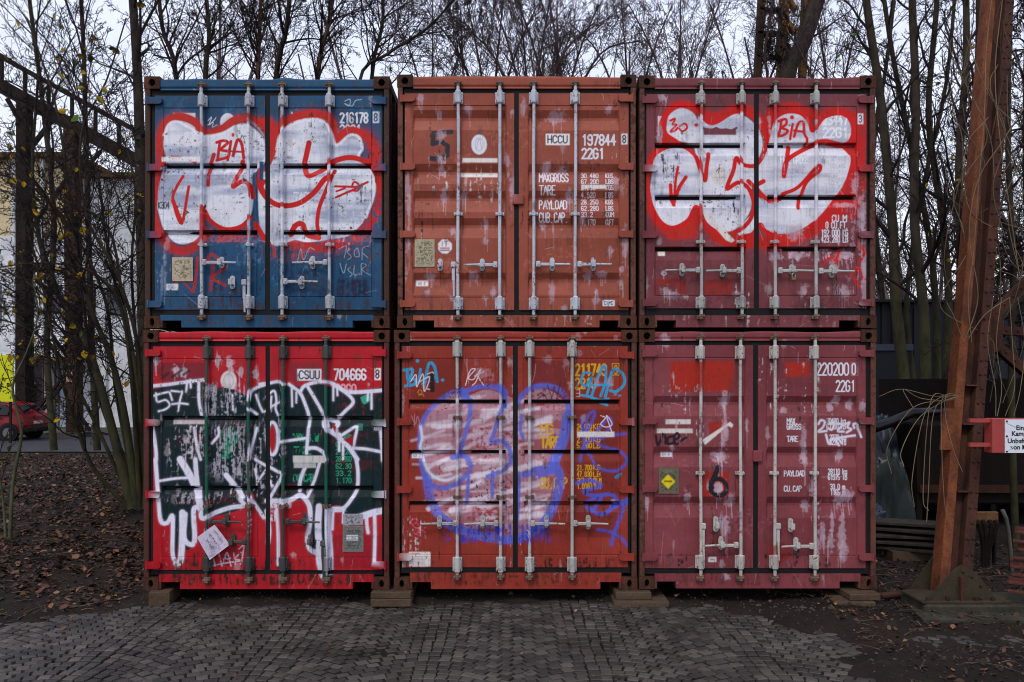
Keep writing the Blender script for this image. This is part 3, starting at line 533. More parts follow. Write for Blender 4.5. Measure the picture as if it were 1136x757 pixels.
def cv_rust_red():
    c = Canvas(434, 362, 710, 658, seed=51); c.frame(430, 360, 2.366)
    c.rect(60, 90, 180, 195, (104, 30, 26), .5); c.rect(380, 95, 470, 200, (104, 34, 38), .7); c.rect(490, 200, 605, 560, (98, 28, 24), .45); c.scuff(195, 70, 330, 190, (150, 90, 100), .42)
    Y = (206, 160, 30)
    c.text('211749', 494, 105, 29, Y, w=84, wear=.06); c.text('9', 596, 108, 22, Y, w=10, wear=0, lw=1.3); c.stroke([(590, 103), (608, 103), (608, 133), (590, 133), (590, 103)], .8, Y, smooth=False)
    c.text('2210', 494, 142, 26, Y, w=56, wear=.1); c.stroke([(496, 172), (505, 172), (505, 190), (496, 190)], .8, (190, 170, 170), smooth=False); c.stroke([(496, 181), (504, 181)], .8, (190, 170, 170))
    c.fill([(92, 300), (95, 250), (130, 205), (175, 180), (212, 186), (255, 172), (300, 182), (340, 195), (380, 172), (425, 172), (465, 205), (470, 270), (455, 340), (440, 400), (445, 470), (400, 525), (330, 565), (230, 556), (160, 525), (120, 470), (104, 410), (88, 345)], (192, 160, 180), alpha=.5, tex=(150, 70, 80), wear=.36)
    for i in range(85):
        rr = random.Random(i*7+3); x = rr.uniform(100, 420); y = rr.uniform(195, 520)
        if abs((x-270)/190)**2+abs((y-360)/190)**2 > 1: continue
        c.stroke([(x-rr.uniform(18, 48), y+rr.uniform(0, 14)), (x, y), (x+rr.uniform(18, 48), y-rr.uniform(0, 16))], rr.uniform(2, 6), (216, 206, 218), alpha=rr.uniform(.35, .85), soft=2.5, wear=.3)
    for (a, b, d, e) in ((100, 200, 310, 400), (290, 170, 350, 600), (200, 380, 420, 540)): c.scuff(a, b, d, e, (180, 150, 172), .42, 'streak')
    c.scuff(180, 400, 330, 470, (40, 36, 50), .34, 'fine'); c.scuff(320, 120, 345, 560, (190, 180, 200), .35)
    c.text('MG', 402, 262, 26, Y, w=36, wear=.25); c.text('TARE', 402, 296, 28, Y, w=54, wear=.2); c.text('CU.CAP', 402, 404, 26, Y, w=72, wear=.2)
    for i, (a, u) in enumerate((('24.000', 'KG'), ('52.910', 'LB'), ('2.300', 'KG'), ('5.080', 'LB'), ('21.700', 'KG'), ('47.830', 'LB'), ('33.0', 'CU.M'), ('1.0880', 'CU.FT'))):
        y = 262+[0, 16, 34, 50, 108, 125, 142, 157][i]; c.text(a, 498, y, 13, Y, w=40, wear=.15, lw=.95); c.text(u, 541, y, 13, Y, w=20, wear=.15, lw=.95)
    B = dict(col=(84, 98, 196), halo=.7, soft=1.3, wear=.3, alpha=.86)
    c.stroke([(85, 330), (84, 290), (96, 245), (130, 205), (175, 178), (210, 190), (216, 235), (206, 280), (188, 340)], 4.8, **B); c.stroke([(195, 175), (205, 200)], 8, **B)
    c.stroke([(205, 176), (240, 164), (285, 166), (306, 190), (308, 215)], 5, **B); c.stroke([(294, 165), (306, 180)], 8, **B); c.stroke([(305, 210), (290, 250), (278, 290), (272, 308), (300, 306), (320, 330), (322, 362), (300, 385), (262, 400)], 4.6, **B)
    c.stroke([(340, 215), (350, 190), (380, 166), (425, 162), (462, 182), (476, 225), (472, 290), (452, 345), (430, 385), (390, 400)], 5.4, **B); c.stroke([(352, 240), (348, 275), (355, 300)], 4, **B); c.stroke([(470, 240), (458, 300), (430, 370)], 9, **B)
    c.stroke([(85, 330), (92, 385), (112, 420), (150, 430), (190, 412), (215, 385)], 5, **B); c.stroke([(102, 400), (112, 460), (130, 495), (170, 530), (230, 552), (300, 565), (350, 560), (400, 530), (430, 490), (448, 440), (452, 400), (440, 370)], 10, **B)
    c.stroke([(170, 350), (190, 345), (208, 352), (218, 372)], 6, **B); c.stroke([(212, 400), (208, 470)], 4, **B); c.stroke([(276, 388), (274, 455)], 4, **B); c.stroke([(345, 392), (342, 470), (336, 540)], 5, **B); c.stroke([(360, 395), (400, 380), (440, 385)], 7, **B)
    c.scuff(140, 520, 460, 580, (50, 62, 180), .5)
    c.stroke([(72, 262), (60, 262)], .1, WHT)
    c.stroke([(86, 268), (90, 300), (86, 330), (110, 390), (150, 410), (190, 395)], 3, (206, 206, 224), halo=1, alpha=.9)
    b2 = dict(col=(70, 84, 190), halo=.6, soft=1.1, wear=.25, alpha=.82)
    for q, w in (([(510, 245), (514, 285), (530, 270), (545, 232), (528, 238), (520, 280), (512, 330), (506, 360)], 3), ([(536, 350), (520, 320), (560, 270), (580, 245), (588, 262), (565, 300)], 3), ([(625, 288), (585, 292), (540, 302), (570, 322), (612, 335), (628, 360), (600, 385), (555, 378), (540, 360)], 3), ([(495, 418), (530, 410), (560, 425), (515, 438), (540, 450), (590, 448), (605, 470)], 4), ([(520, 470), (560, 452), (540, 490), (525, 480), (560, 500), (600, 480), (630, 465)], 4), ([(628, 462), (610, 510), (592, 560), (588, 578)], 4), ([(552, 540), (585, 546), (612, 560), (628, 580)], 3), ([(590, 480), (630, 462)], 5)): c.stroke(q, w, **b2)
    cy = dict(col=(40, 150, 196), soft=.7)
    for q, w in (([(50, 122), (56, 158)], 3.2), ([(42, 120), (64, 118), (62, 134), (52, 140), (72, 146), (68, 158), (46, 162)], 3), ([(86, 118), (82, 146)], 2.8), ([(96, 158), (108, 104), (122, 110), (130, 150)], 3.2), ([(98, 140), (128, 138)], 2.6)): c.stroke(q, w, **cy)
    for x, y in ((78, 96), (92, 156), (144, 146), (80, 152)): c.disc(x, y, 4.5, 4, (40, 150, 196))
    for q, w in (([(532, 128), (516, 128), (508, 150), (520, 162), (536, 140), (524, 184)], 2.6), ([(535, 190), (560, 120), (572, 112), (572, 150), (560, 188)], 2.8), ([(535, 160), (590, 158)], 2.6), ([(572, 190), (582, 150), (594, 118), (618, 130), (622, 156), (602, 176), (585, 174)], 3), ([(510, 186), (530, 190)], 2.6), ([(536, 192), (560, 200), (580, 196)], 3), ([(560, 206), (578, 212)], 2.6)): c.stroke(q, w, **cy)
    c.disc(598, 184, 4, 3, (40, 150, 196)); c.disc(610, 187, 4, 3, (40, 150, 196)); c.disc(486, 158, 3, 3, (40, 150, 196)); c.stroke([(600, 402), (612, 394)], 3.4, (30, 120, 170))
    w = dict(col=(214, 200, 206), soft=.4)
    for q in ([(60, 150), (74, 132), (76, 164), (92, 130), (96, 176), (110, 138), (84, 150)], [(104, 130), (120, 128), (118, 168), (104, 170)], [(204, 160), (216, 122), (230, 118), (212, 140), (226, 144), (244, 118), (232, 150), (222, 160)], [(232, 130), (252, 160)], [(228, 136), (252, 124)], [(560, 240), (572, 246), (560, 262), (574, 270), (590, 262), (575, 240), (590, 285)]): c.stroke(q, 1.1, **w)
    for q in ([(62, 240), (72, 262), (78, 242), (86, 268)], [(445, 420), (452, 446)], [(70, 236), (70, 268)]): c.stroke(q, .9, (180, 130, 140), alpha=.7, soft=.4)
    c.stroke([(78, 178), (84, 172), (90, 178), (84, 184), (78, 178)], .8, (196, 130, 60)); c.stroke([(82, 186), (92, 184), (95, 190)], .8, (196, 130, 60))
    c.rect(111, 130, 123, 178, (20, 18, 24)); c.rect(498, 282, 596, 296, (208, 204, 202)); c.rect(62, 338, 90, 352, (206, 202, 206)); c.text('63 2', 66, 341, 8, (90, 110, 160), w=20, wear=0)
    pk = dict(col=(210, 60, 96), soft=.4)
    for q in ([(58, 522), (66, 512), (78, 514), (68, 526), (60, 524)], [(62, 524), (72, 534), (92, 542), (100, 548)], [(82, 536), (74, 552), (68, 548)], [(70, 548), (80, 556)], [(74, 520), (84, 530)]): c.stroke(q, 1.2, **pk)
    c.rect(55, 598, 112, 637, (214, 206, 202)); c.rect(58, 601, 84, 604, (190, 80, 70)); c.scuff(56, 604, 111, 636, (150, 120, 116), .35, 'fine')
    for i in range(6): c.rect(58, 609+i*4.6, 106-(i*13) % 20, 610.6+i*4.6, (110, 90, 90), .7)
    for x, y, rx, ry in ((500, 30, 8, 12), (600, 34, 7, 8), (585, 150, 12, 12), (470, 100, 12, 12), (550, 150, 8, 14), (40, 200, 5, 30), (640, 260, 8, 30), (250, 130, 20, 16), (500, 76, 12, 8), (420, 90, 14, 10)): c.splat(x, y, rx, ry, (190, 150, 160), 1, a=.45)
    for q in ([(395, 195), (410, 185), (420, 200)], [(420, 160), (430, 190)], [(440, 165), (430, 195)], [(455, 150), (445, 190)]): c.stroke(q, 1.4, (40, 30, 40), alpha=.7)
    c.scuff(380, 612, 610, 645, (26, 18, 16), .5); c.scuff(25, 640, 640, 690, (70, 30, 24), .45); c.scuff(100, 460, 140, 520, (150, 70, 30), .36)
    c.weather(7)
    return c
def cv_plum_bottom():
    c = Canvas(706, 362, 978, 658, seed=61); c.frame(700, 360, 2.366)
    c.scuff(40, 60, 600, 640, (132, 74, 84), .34, 'big')
    O = (158, 38, 24)
    c.fill([(104, 98), (272, 96), (270, 175), (180, 176), (105, 176)], O, smooth=False, soft=.5, wear=.06); c.fill([(406, 100), (470, 98), (468, 136), (408, 138)], O, smooth=False, soft=1, wear=.08)
    c.rect(206, 256, 254, 290, (150, 40, 28), wear=.08); c.rect(190, 388, 258, 455, (150, 38, 28), wear=.08); c.disc(390, 600, 28, 28, (134, 40, 36), .8, wear=.2)
    c.text('220200', 490, 102, 31, WHT, w=86, wear=.05, lw=1.7); c.text('0', 582, 103, 28, WHT, w=12, wear=.05, lw=1.6); c.stroke([(579, 101), (597, 101), (597, 134), (579, 134), (579, 101)], .6, (170, 130, 140), smooth=False); c.text('22G1', 540, 148, 28, WHT, w=52, wear=.05, lw=1.6)
    for t, x, y in (('MAX.', 411, 247), ('GROSS', 411, 262), ('TARE', 411, 294), ('PAYLOAD', 404, 385), ('CU.CAP', 404, 425)): c.text(t, x, y, 14, WHT, w=8*len(t)-1, wear=.15, lw=1.05)
    for t, x, y in (('30480 kg', 516, 247), ('67200 lb', 516, 262), ('2370 kg', 524, 290), ('5225 lb', 524, 303), ('28110 kg', 520, 380), ('61975 lb', 520, 395), ('33.0 m', 526, 420), ('1165 m', 526, 435)): c.text(t, x, y, 13.5, WHT, w=6.3*len(t), wear=.15, lw=.95)
    w = dict(col=(214, 206, 222), soft=.9, halo=.4)
    for q in ([(494, 262), (500, 252), (510, 256), (506, 270), (494, 282), (515, 280)], [(520, 262), (535, 258), (530, 276), (520, 274)], [(540, 260), (556, 264), (545, 280), (560, 282)], [(565, 262), (575, 258), (570, 270), (580, 276), (568, 284)], [(588, 272), (586, 262), (596, 262), (597, 272), (606, 296)], [(514, 290), (522, 314), (532, 300), (548, 318)], [(530, 302), (560, 296), (590, 292)], [(545, 298), (555, 312)]): c.stroke(q, 2.4, **w)
    c.rect(92, 250, 158, 262, (206, 198, 194)); c.rect(69, 274, 164, 286, (206, 198, 194)); c.fill([(188, 304), (262, 256), (270, 264), (266, 272), (256, 266), (196, 317)], (214, 208, 204), smooth=False, soft=.3)
    c.rect(80, 336, 111, 349, (206, 200, 204)); c.text('21 6', 84, 339, 7, (70, 90, 150), w=22, wear=0); c.rect(204, 612, 225, 625, (206, 200, 204)); c.rect(208, 616, 221, 620, (130, 130, 140))
    for x, y, rx, ry, n in ((225, 432, 16, 18, 4), (205, 425, 8, 10, 1), (248, 200, 12, 20, 3), (246, 290, 10, 40, 4), (230, 345, 16, 12, 2), (240, 350, 20, 18, 3), (148, 455, 10, 16, 3), (262, 465, 12, 18, 3), (42, 470, 7, 24, 2), (248, 530, 12, 30, 4), (235, 520, 8, 12, 2), (305, 265, 4, 20, 2), (402, 225, 10, 10, 1), (540, 200, 12, 12, 1), (575, 212, 12, 14, 1), (610, 215, 10, 16, 1), (360, 290, 6, 20, 1), (455, 310, 8, 50, 3), (460, 345, 10, 20, 2), (550, 345, 12, 14, 2), (525, 220, 12, 14, 0), (570, 450, 18, 18, 5), (550, 460, 18, 18, 5), (462, 475, 12, 16, 2), (555, 550, 10, 50, 3), (530, 520, 5, 40, 1), (505, 555, 8, 30, 3), (525, 570, 9, 26, 3), (558, 598, 12, 24, 3), (90, 42, 12, 20, 3), (120, 270, 4, 20, 1), (110, 325, 6, 10, 2), (250, 662, 10, 10, 0), (490, 590, 8, 30, 2), (480, 420, 6, 40, 2), (240, 630, 8, 12, 1)):
        c.splat(x, y, rx, ry, (200, 176, 190), max(0, n-1), a=.6)
    c.fill([(240, 178), (255, 178), (252, 240), (258, 290), (246, 290), (245, 240)], (200, 176, 188), alpha=.4, wear=.3)
    c.scuff(30, 600, 610, 650, (50, 26, 26), .4); c.scuff(25, 650, 640, 690, (90, 40, 36), .4); c.scuff(440, 380, 610, 600, (190, 160, 176), .3)
    c.stroke([(230, 376), (222, 396), (212, 418)], 5.8, (30, 28, 36), soft=.3); c.stroke([(214+0, 430), (212, 414), (232, 406), (250, 420), (250, 442), (232, 450), (214, 442), (210, 428)], 4.8, (30, 28, 36), soft=.4)
    for q in ([(66, 292), (72, 318), (84, 288)], [(90, 290), (92, 314)], [(112, 294), (98, 298), (98, 314), (112, 312)], [(114, 304), (128, 296), (122, 286), (114, 300), (120, 316), (132, 306), (146, 298)]): c.stroke(q, 2.8, (34, 24, 34), soft=.4)
    c.splat(232, 430, 12, 12, (200, 176, 190), 3, a=.7)
    c.weather(8)
    return c
# ---------------------------------------------------------------- shipping containers
M_rubber = plain('door_seal_rubber', (12, 12, 15), .8, .3, 9)
M_hole = plain('dark_inside', (8, 7, 7), .9, .1, 3, bmp=0)
M_rust = rusty('rusted_casting', (52, 36, 30), (88, 54, 40), (28, 21, 19), 9)
M_cam = rusty('greasy_rusty_steel', (84, 66, 56), (128, 104, 90), (40, 28, 24), 20)
M_brass = plain('worn_brass', (120, 92, 50), .45, .3, 20, .7)
def paintfn(o, cv, am=1., rec=None): paint_obj(o, cv, am, (0, 0), rec); return o
def grid_plate(name, x0, x1, z0, z1, y, mat, parent, cv, res=.005, thick=.04, depth=None, am=1., off=0):
    nx = max(2, int((x1-x0)/res)+1); nz = max(2, int((z1-z0)/res)+1)
    X, Z = np.meshgrid(np.linspace(x0, x1, nx), np.linspace(z1, z0, nz))
    Y = np.full(X.shape, y) + (depth(X, Z) if depth else 0)
    V = np.stack([X.ravel(), Y.ravel(), Z.ravel()], 1); F = grid_faces(nx, nz)[:, ::-1]
    ring = np.concatenate([np.arange(nx), np.arange(1, nz)*nx+nx-1, (nz-1)*nx+np.arange(nx-2, -1, -1), np.arange(nz-2, 0, -1)*nx])
    B = V[ring].copy(); B[:, 1] = y+thick; n0 = len(V); m = len(ring); k = np.arange(m); k2 = (k+1) % m
    F2 = np.stack([ring[k], ring[k2], n0+k2, n0+k], 1)
    o = np_mesh(name, np.vstack([V, B]), np.vstack([F, F2[:, ::-1]]), mat, parent); paint_obj(o, cv, am); return o
def casting(x0, x1, z0, z1, y0, y1, flip=1, tall=False):
    """corner casting with an oval hole in its front face, hollow"""
    m = MB(); cx, cz = (x0+x1)/2, (z0+z1)/2; rx, rz = (.024, .040) if tall else (.034, .036); n = 20
    def rect(q):
        c, s_ = math.cos(q), math.sin(q); t = min(((x1-x0)/2)/max(1e-6, abs(c)), ((z1-z0)/2)/max(1e-6, abs(s_)))
        return cx+c*t, cz+s_*t
    A = [2*math.pi*i/n for i in range(n)]
    cor = [math.atan2(s2*(z1-z0), s1*(x1-x0)) % (2*math.pi) for s1 in (1, -1) for s2 in (1, -1)]
    for q in cor:
        i = min(range(n), key=lambda j: abs(A[j]-q)); A[i] = q
    V = [(rect(q)[0], y0, rect(q)[1]) for q in A]+[(cx+math.cos(q)*rx, y0, cz+math.sin(q)*rz) for q in A]+[(cx+math.cos(q)*rx, y0+.045, cz+math.sin(q)*rz) for q in A]
    F = []
    for i in range(n):
        j = (i+1) % n; F += [(i, j, n+j, n+i), (n+i, n+j, 2*n+j, 2*n+i)]
    m.add(V, [f for f in F])
    # shell
    m.add([(x0, y0, z0), (x1, y0, z0), (x1, y1, z0), (x0, y1, z0), (x0, y0, z1), (x1, y0, z1), (x1, y1, z1), (x0, y1, z1)], [(0, 3, 2, 1), (4, 5, 6, 7), (1, 2, 6, 5), (2, 3, 7, 6), (3, 0, 4, 7)])
    return m
def build_container(sp):
    x0, x1, y0, y1 = sp['box']; X0, X1, Z0, Z1 = PX(x0), PX(x1), PZ(y1), PZ(y0)
    cv = sp['cv'](); name = sp['name']
    root = empty('shipping_container', ((X0+X1)/2, YF, Z0), sp['label'], 'shipping container', 'stacked shipping containers')
    M = painted(name+'_paint', sp['col'], rust=sp.get('rust', .6), streak=sp.get('streak', .35))
    Mf = painted(name+'_frame', sp['frame'], rust=sp.get('frust', .5), streak=.4, rustcol=(50, 34, 27))
    Mb = painted(name+'_bars', sp['barcol'], rust=.6, streak=.35, rough=.42, fine=45)
    Mw = painted(name+'_side', sp.get('side', sp['col']), rust=.5, streak=.6)
    kids = []; rd = random.Random(int(x0*3+y0)); cv.frame(0, 0, 1)
    def run(x, y, L, a): cv.stroke([(x, y), (x+rd.uniform(-.4, .4), y+L)], rd.uniform(.5, 1.5), (74, 40, 28) if rd.random() < .7 else (44, 32, 30), soft=.7, alpha=a, smooth=False)
    for hy in sp['hinges']:
        for hx in (x0+12, x0+16, x1-12, x1-16):
            for _ in range(2): run(hx+rd.uniform(-4, 3), hy+3, rd.uniform(4, 22), rd.uniform(.2, .6))
    for bx_ in sp['bars']:
        for yy in (sp['tbr'][1], sp['bbr'][1], sp['guides'][0]+2):
            for _ in range(4): run(bx_+rd.uniform(-5.5, 5.5), yy, rd.uniform(4, 24), rd.uniform(.2, .6))
    for (cx_, ca, cb) in sp['catches']:
        for _ in range(3): run(cx_+rd.uniform(-2, 2), cb, rd.uniform(4, 20), rd.uniform(.25, .6))
    for gr in sp['grooves']:
        for _ in range(26): xx = rd.uniform(x0+20, x1-20); run(xx, gr[0] if rd.random() < .5 else gr[2], rd.uniform(3, 12), rd.uniform(.12, .45))
    for _ in range(40): run(rd.uniform(x0+12, x1-12), sp['lb']-rd.uniform(2, 10), 10, rd.uniform(.2, .5))
    for _ in range(50): run(rd.uniform(x0+20, x1-20), sp['st']+rd.uniform(0, 3), rd.uniform(4, 12), rd.uniform(.2, .6))
    def K(o): kids.append(o); return o
    ch = (sp['hb'], sp['lt'], sp['lb'], sp['st'])          # header bottom, leaf top, leaf bottom, sill top (photo px)
    rng = random.Random(len(name)*7+int(x0))
    # body: side walls, roof, back, floor
    L = 6.058; ya = YF+.16
    for nm, X, sgn in (('side_wall', X0, -1), ('side_wall', X1, 1)):
        ny = 22*4; ys = np.linspace(ya, YF+L-.16, ny*4+1); V = []; 
        ph = ((ys-ya)/.278) % 1; dd = np.clip(np.minimum(np.clip((ph-.25)*6, 0, 1), np.clip((.95-ph)*6, 0, 1)), 0, 1)*.036
        xs = X-sgn*(.008+dd)
        V = np.vstack([np.stack([xs, ys, np.full_like(ys, Z0+.12)], 1), np.stack([xs, ys, np.full_like(ys, Z1-.09)], 1)])
        F = grid_faces(len(ys), 2); F = F if sgn > 0 else F[:, ::-1]
        o = K(np_mesh(nm, V, F, Mw)); paint_obj(o, None)
    b = MB()
    for X, sg in ((X0, 1), (X1, -1)):
        a, c = sorted((X+sg*.002, X+sg*.07)); b.box(a, c, ya, YF+L-.16, Z0+.01, Z0+.12); b.box(a, c, ya, YF+L-.16, Z1-.09, Z1-.012)
        a, c = sorted((X, X+sg*.15)); b.box(a, c, YF+L-.16, YF+L, Z0, Z1)
    o = K(b.build('side_rail', Mf)); paint_obj(o, None)
    ys = np.linspace(YF+.12, YF+L-.1, 200); zz = Z1-.03+.012*np.sign(np.sin((ys-YF)*22))
    V = np.vstack([np.stack([np.full_like(ys, X0+.05), ys, zz], 1), np.stack([np.full_like(ys, X1-.05), ys, zz], 1)])
    o = K(np_mesh('roof', V, grid_faces(200, 2)[:, ::-1], Mw)); paint_obj(o, None)
    b = MB().box(X0+.1, X1-.1, YF+L-.1, YF+L-.04, Z0+.05, Z1-.05); o = K(b.build('end_wall', Mw)); paint_obj(o, None)
    b = MB().box(X0+.06, X1-.06, YF+.13, YF+L-.12, Z0+.06, Z0+.12)
    for k in range(12): b.box(X0+.06, X1-.06, YF+.35+k*.46, YF+.40+k*.46, Z0+.012, Z0+.058)
    o = K(b.build('floor', M_hole))
    # seal behind the doors
    gp = sp['gaps']
    for (a, c, e, f_) in ((x0+7, gp[0]+3, ch[0]-1, ch[3]+1), (gp[3]-3, x1-7, ch[0]-1, ch[3]+1), (gp[1]-3, gp[2]+3, ch[0]-1, ch[3]+1)):
        K(MB().box(PX(a), PX(c), YF+.026, YF+.06, PZ(f_), PZ(e), bev=.004).build('door_seal', M_rubber))
    for (e, f_) in ((ch[0]-1, ch[1]+3), (ch[2]-3, ch[3]+1)):
        K(MB().box(PX(x0+9), PX(x1-9), YF+.028, YF+.058, PZ(f_), PZ(e), bev=.004).build('door_seal', M_rubber))
    K(MB().box(PX(x0+7), PX(x1-7), YF+.075, YF+.09, PZ(ch[3]+1), PZ(ch[0]-1)).build('inner_lining', M_hole))
    # posts
    for (a, c) in ((x0+.6, x0+6.2), (x1-6.2, x1-.6)):
        m = MB(); m.box(PX(a), PX(c), YF+.002, YF+.158, PZ(y1-13.5), PZ(y0+13.5), bev=.004)
        o = K(m.build('corner_post', Mf)); paint_obj(o, None)
    # header with a slightly beaten edge
    hh = fbm(1, 200, 60, 1, int(x0)+5, 3)[0]
    def hd(X, Z):
        e = np.interp(X, np.linspace(X0, X1, 200), hh); t = np.clip((Z-(PZ(y0+3.5)))/.02, 0, 1); return t*(.004+.01*e)+.01*np.exp(-((Z-PZ(ch[0]-2))/.012)**2)
    o = K(grid_plate('door_header', PX(x0+17.6), PX(x1-17.6), PZ(ch[0]), PZ(y0+1.2), YF+.006, M, None, cv, .008, .12, hd))
    me = o.data; co = np.empty(len(me.vertices)*3, np.float32); me.vertices.foreach_get('co', co); co = co.reshape(-1, 3)
    top = co[:, 2] > PZ(y0+2.2); co[top, 2] -= np.interp(co[top, 0], np.linspace(X0, X1, 200), hh)*sp.get('beat', .012); me.vertices.foreach_set('co', co.ravel())
    # sill with lifting pockets
    o = K(grid_plate('door_sill', PX(x0+17.6), PX(x1-17.6), PZ(y1-8.5), PZ(ch[3]), YF+.003, M, None, cv, .008, .13)); 
    o = K(grid_plate('door_sill', PX(x0+41), PX(x1-41), PZ(y1-.8), PZ(y1-8.5), YF+.003, M, None, cv, .008, .13))
    for s in (x0+17.6, x1-20):
        o = K(MB().box(PX(s), PX(s+2.4), YF+.003, YF+.1, PZ(y1-.8), PZ(y1-8.5)).build('pocket_frame', Mf)); paint_obj(o, None)
    # castings
    for (a, c) in ((x0, x0+17.4), (x1-17.4, x1)):
        for (t, u, tall) in ((y0, y0+13.6, False), (y1-13.6, y1, True)):
            for (ya_, yb_) in ((YF-.004, YF+.16), (YF+L-.16, YF+L+.004)):
                m = casting(PX(a), PX(c), PZ(u), PZ(t), ya_, yb_, tall=tall); K(m.build('corner_casting', M_rust))
    # doors
    gl = sp['grooves']; gaps = sp['gaps']; pan = sp['panels']
    def depth(pa, pb):
        def f(X, Z):
            px = X/S+CX; py = (H_EYE-Z)/S+Y_HOR; d = np.zeros(X.shape)
            ins = np.clip((px-pa)/1.2, 0, 1)*np.clip((pb-px)/1.2, 0, 1)
            for (a, b_, c) in gl:
                if b_-a < 4: g = np.interp(py, [a, a+.6, b_+.8, b_+2, c-.6, c], [0, .058, .058, .036, .016, 0])
                else: g = np.interp(py, [a, b_, b_+3, c], [0, .036, .036, 0])
                d = np.maximum(d, g*ins)
            pt, pb2 = ch[1]+14, ch[2]-14
            ln = ((np.abs(py-pt) < .5) | (np.abs(py-pb2) < .5)) & (px > pa) & (px < pb)
            lv = ((np.abs(px-pa) < .5) | (np.abs(px-pb) < .5)) & (py > pt) & (py < pb2)
            return d+.006*(ln | lv)*(d < .003)+.012*(fb(X, Z))
        return f
    dent = fbm(120, 120, 40, 40, int(x0)+3, 3)
    def fb(X, Z):
        i = np.clip(((X-X0)/(X1-X0)*118), 0, 118).astype(int); j = np.clip((Z-Z0)/(Z1-Z0)*118, 0, 118).astype(int)
        fx = np.clip((X-X0)/(X1-X0)*118-i, 0, 1); fz = np.clip((Z-Z0)/(Z1-Z0)*118-j, 0, 1)
        return dent[j, i]*(1-fx)*(1-fz)+dent[j, i+1]*fx*(1-fz)+dent[j+1, i]*(1-fx)*fz+dent[j+1, i+1]*fx*fz
    rec = sp.get('recolor')
    for di in (0, 1):
        lx0, lx1 = (gaps[0], gaps[1]) if di == 0 else (gaps[2], gaps[3])
        door = K(grid_plate('door', PX(lx0), PX(lx1), PZ(ch[2]), PZ(ch[1]), YF+.012, M, None, cv, .005, .062, depth(*pan[di])))
        def D(m, nm, mat, am=0., lab=None, smooth=False):
            o = m.build(nm, mat, None, smooth); paintfn(o, cv if am else None, am or 1., rec if am else None); o.parent = door
            if lab: o['label'] = lab
            return o
        for hy in sp['hinges']:
            m = MB(); sx = 1 if di == 0 else -1; hx = x0+3.5 if di == 0 else x1-3.5
            pts = [(hx, hy-3.6), (hx+sx*14, hy-3.6), (hx+sx*16.5, hy-2), (hx+sx*16.5, hy+2), (hx+sx*14, hy+3.8), (hx, hy+3.8)]
            pl = [(PX(a), PZ(b_)) for a, b_ in pts]
            if di == 1: pl = pl[::-1]
            m.prism(pl[::-1], YF-.018, YF+.03); m.tube([(PX(hx+sx*1.2), YF-.012, PZ(hy-4.4)), (PX(hx+sx*1.2), YF-.012, PZ(hy+4.4))], .014, 8)
            D(m, 'hinge', M, .9)
        for bi, bx in enumerate(sp['bars'][di*2:di*2+2]):
            rng_k = rng.uniform(2, 5); x = PX(bx); tp, bt = sp['bart'], sp['barb']; n = 190
            m = MB(); wb = rng.uniform(-.004, .004); m.tube([(x+wb*math.sin((z-Z0)*rng_k)*1., YF-.036-abs(wb)*.5*math.sin((z-Z0)*2.6), z) for z in np.linspace(PZ(bt), PZ(tp), n)], .0165, 12)
            D(m, 'locking_bar', Mb, .92, smooth=True)
            for (ta, tb) in (sp['tbr'], sp['bbr']):
                m = MB(); m.box(PX(bx-5.3), PX(bx+5.3), YF-.014, YF+.012, PZ(tb), PZ(ta), bev=.005)
                m.box(PX(bx-3), PX(bx+3), YF-.066, YF-.012, PZ(tb+.8), PZ(ta-1.5), bev=.013)
                m.box(PX(bx-4.2), PX(bx+4.2), YF-.040, YF-.012, PZ(tb-3), PZ(ta+3), bev=.006)
                for sx in (-4.1, 4.1):
                    for yy in (ta+2, tb-2): m.tube([(PX(bx+sx), YF-.022, PZ(yy)), (PX(bx+sx), YF-.010, PZ(yy))], .0075, 6)
                D(m, 'bar_bracket', Mb, .35)
            for (ca, cb) in (sp['tcam'], sp['bcam']):
                m = MB(); cz = (PZ(ca)+PZ(cb))/2; hz = abs(PZ(ca)-PZ(cb))/2
                m.box(x-.020, x+.020, YF-.055, YF-.012, cz-hz, cz+hz, bev=.008)
                m.box(x-.040, x-.014, YF-.045, YF+.004, cz-hz*.9, cz+hz*.3, bev=.006); m.box(x+.014, x+.038, YF-.04, YF+.004, cz-hz*.5, cz+hz*.8, bev=.006)
                m.tube([(x-.036, YF-.05, cz), (x+.030, YF-.05, cz+.004)], .009, 6)
                D(m, 'locking_cam', M_cam)
            for gy in sp['guides']:
                m = MB(); m.box(PX(bx-5), PX(bx+5), YF-.018, YF+.012, PZ(gy+1.9), PZ(gy-1.9), bev=.005); m.tube([(x, YF-.036, PZ(gy+1.9)), (x, YF-.036, PZ(gy-1.9))], .024, 10)
                for sx in (-3.9, 3.9): m.tube([(PX(bx+sx), YF-.026, PZ(gy)), (PX(bx+sx), YF-.014, PZ(gy))], .009, 6)
                D(m, 'bar_guide', Mb if not sp.get('rustguide') else M_cam, .25)
        lo, hi = (0, (gaps[1]+gaps[2])/2) if di == 0 else ((gaps[1]+gaps[2])/2, 9999)
        for (hx, hy, ex) in [h for h in sp['handles'] if lo < h[0] < hi]:
            sg = 1 if ex > hx else -1; m = MB()
            m.box(PX(hx-2.4), PX(hx+2.4), YF-.062, YF-.02, PZ(hy+3.4), PZ(hy-3.4), bev=.008)
            a, c = PX(hx+sg*2.2), PX(hx+sg*19); a2, c2 = sorted((a, c)); m.box(a2, c2, YF-.056, YF-.034, PZ(hy+2.1), PZ(hy-1.5), bev=.006)
            m.tube([(PX(hx+sg*17), YF-.046, PZ(hy)), (PX(hx+sg*26), YF-.052, PZ(hy+.2)), (PX(ex), YF-.058, PZ(hy+.5))], [.013, .011, .0105], 8)
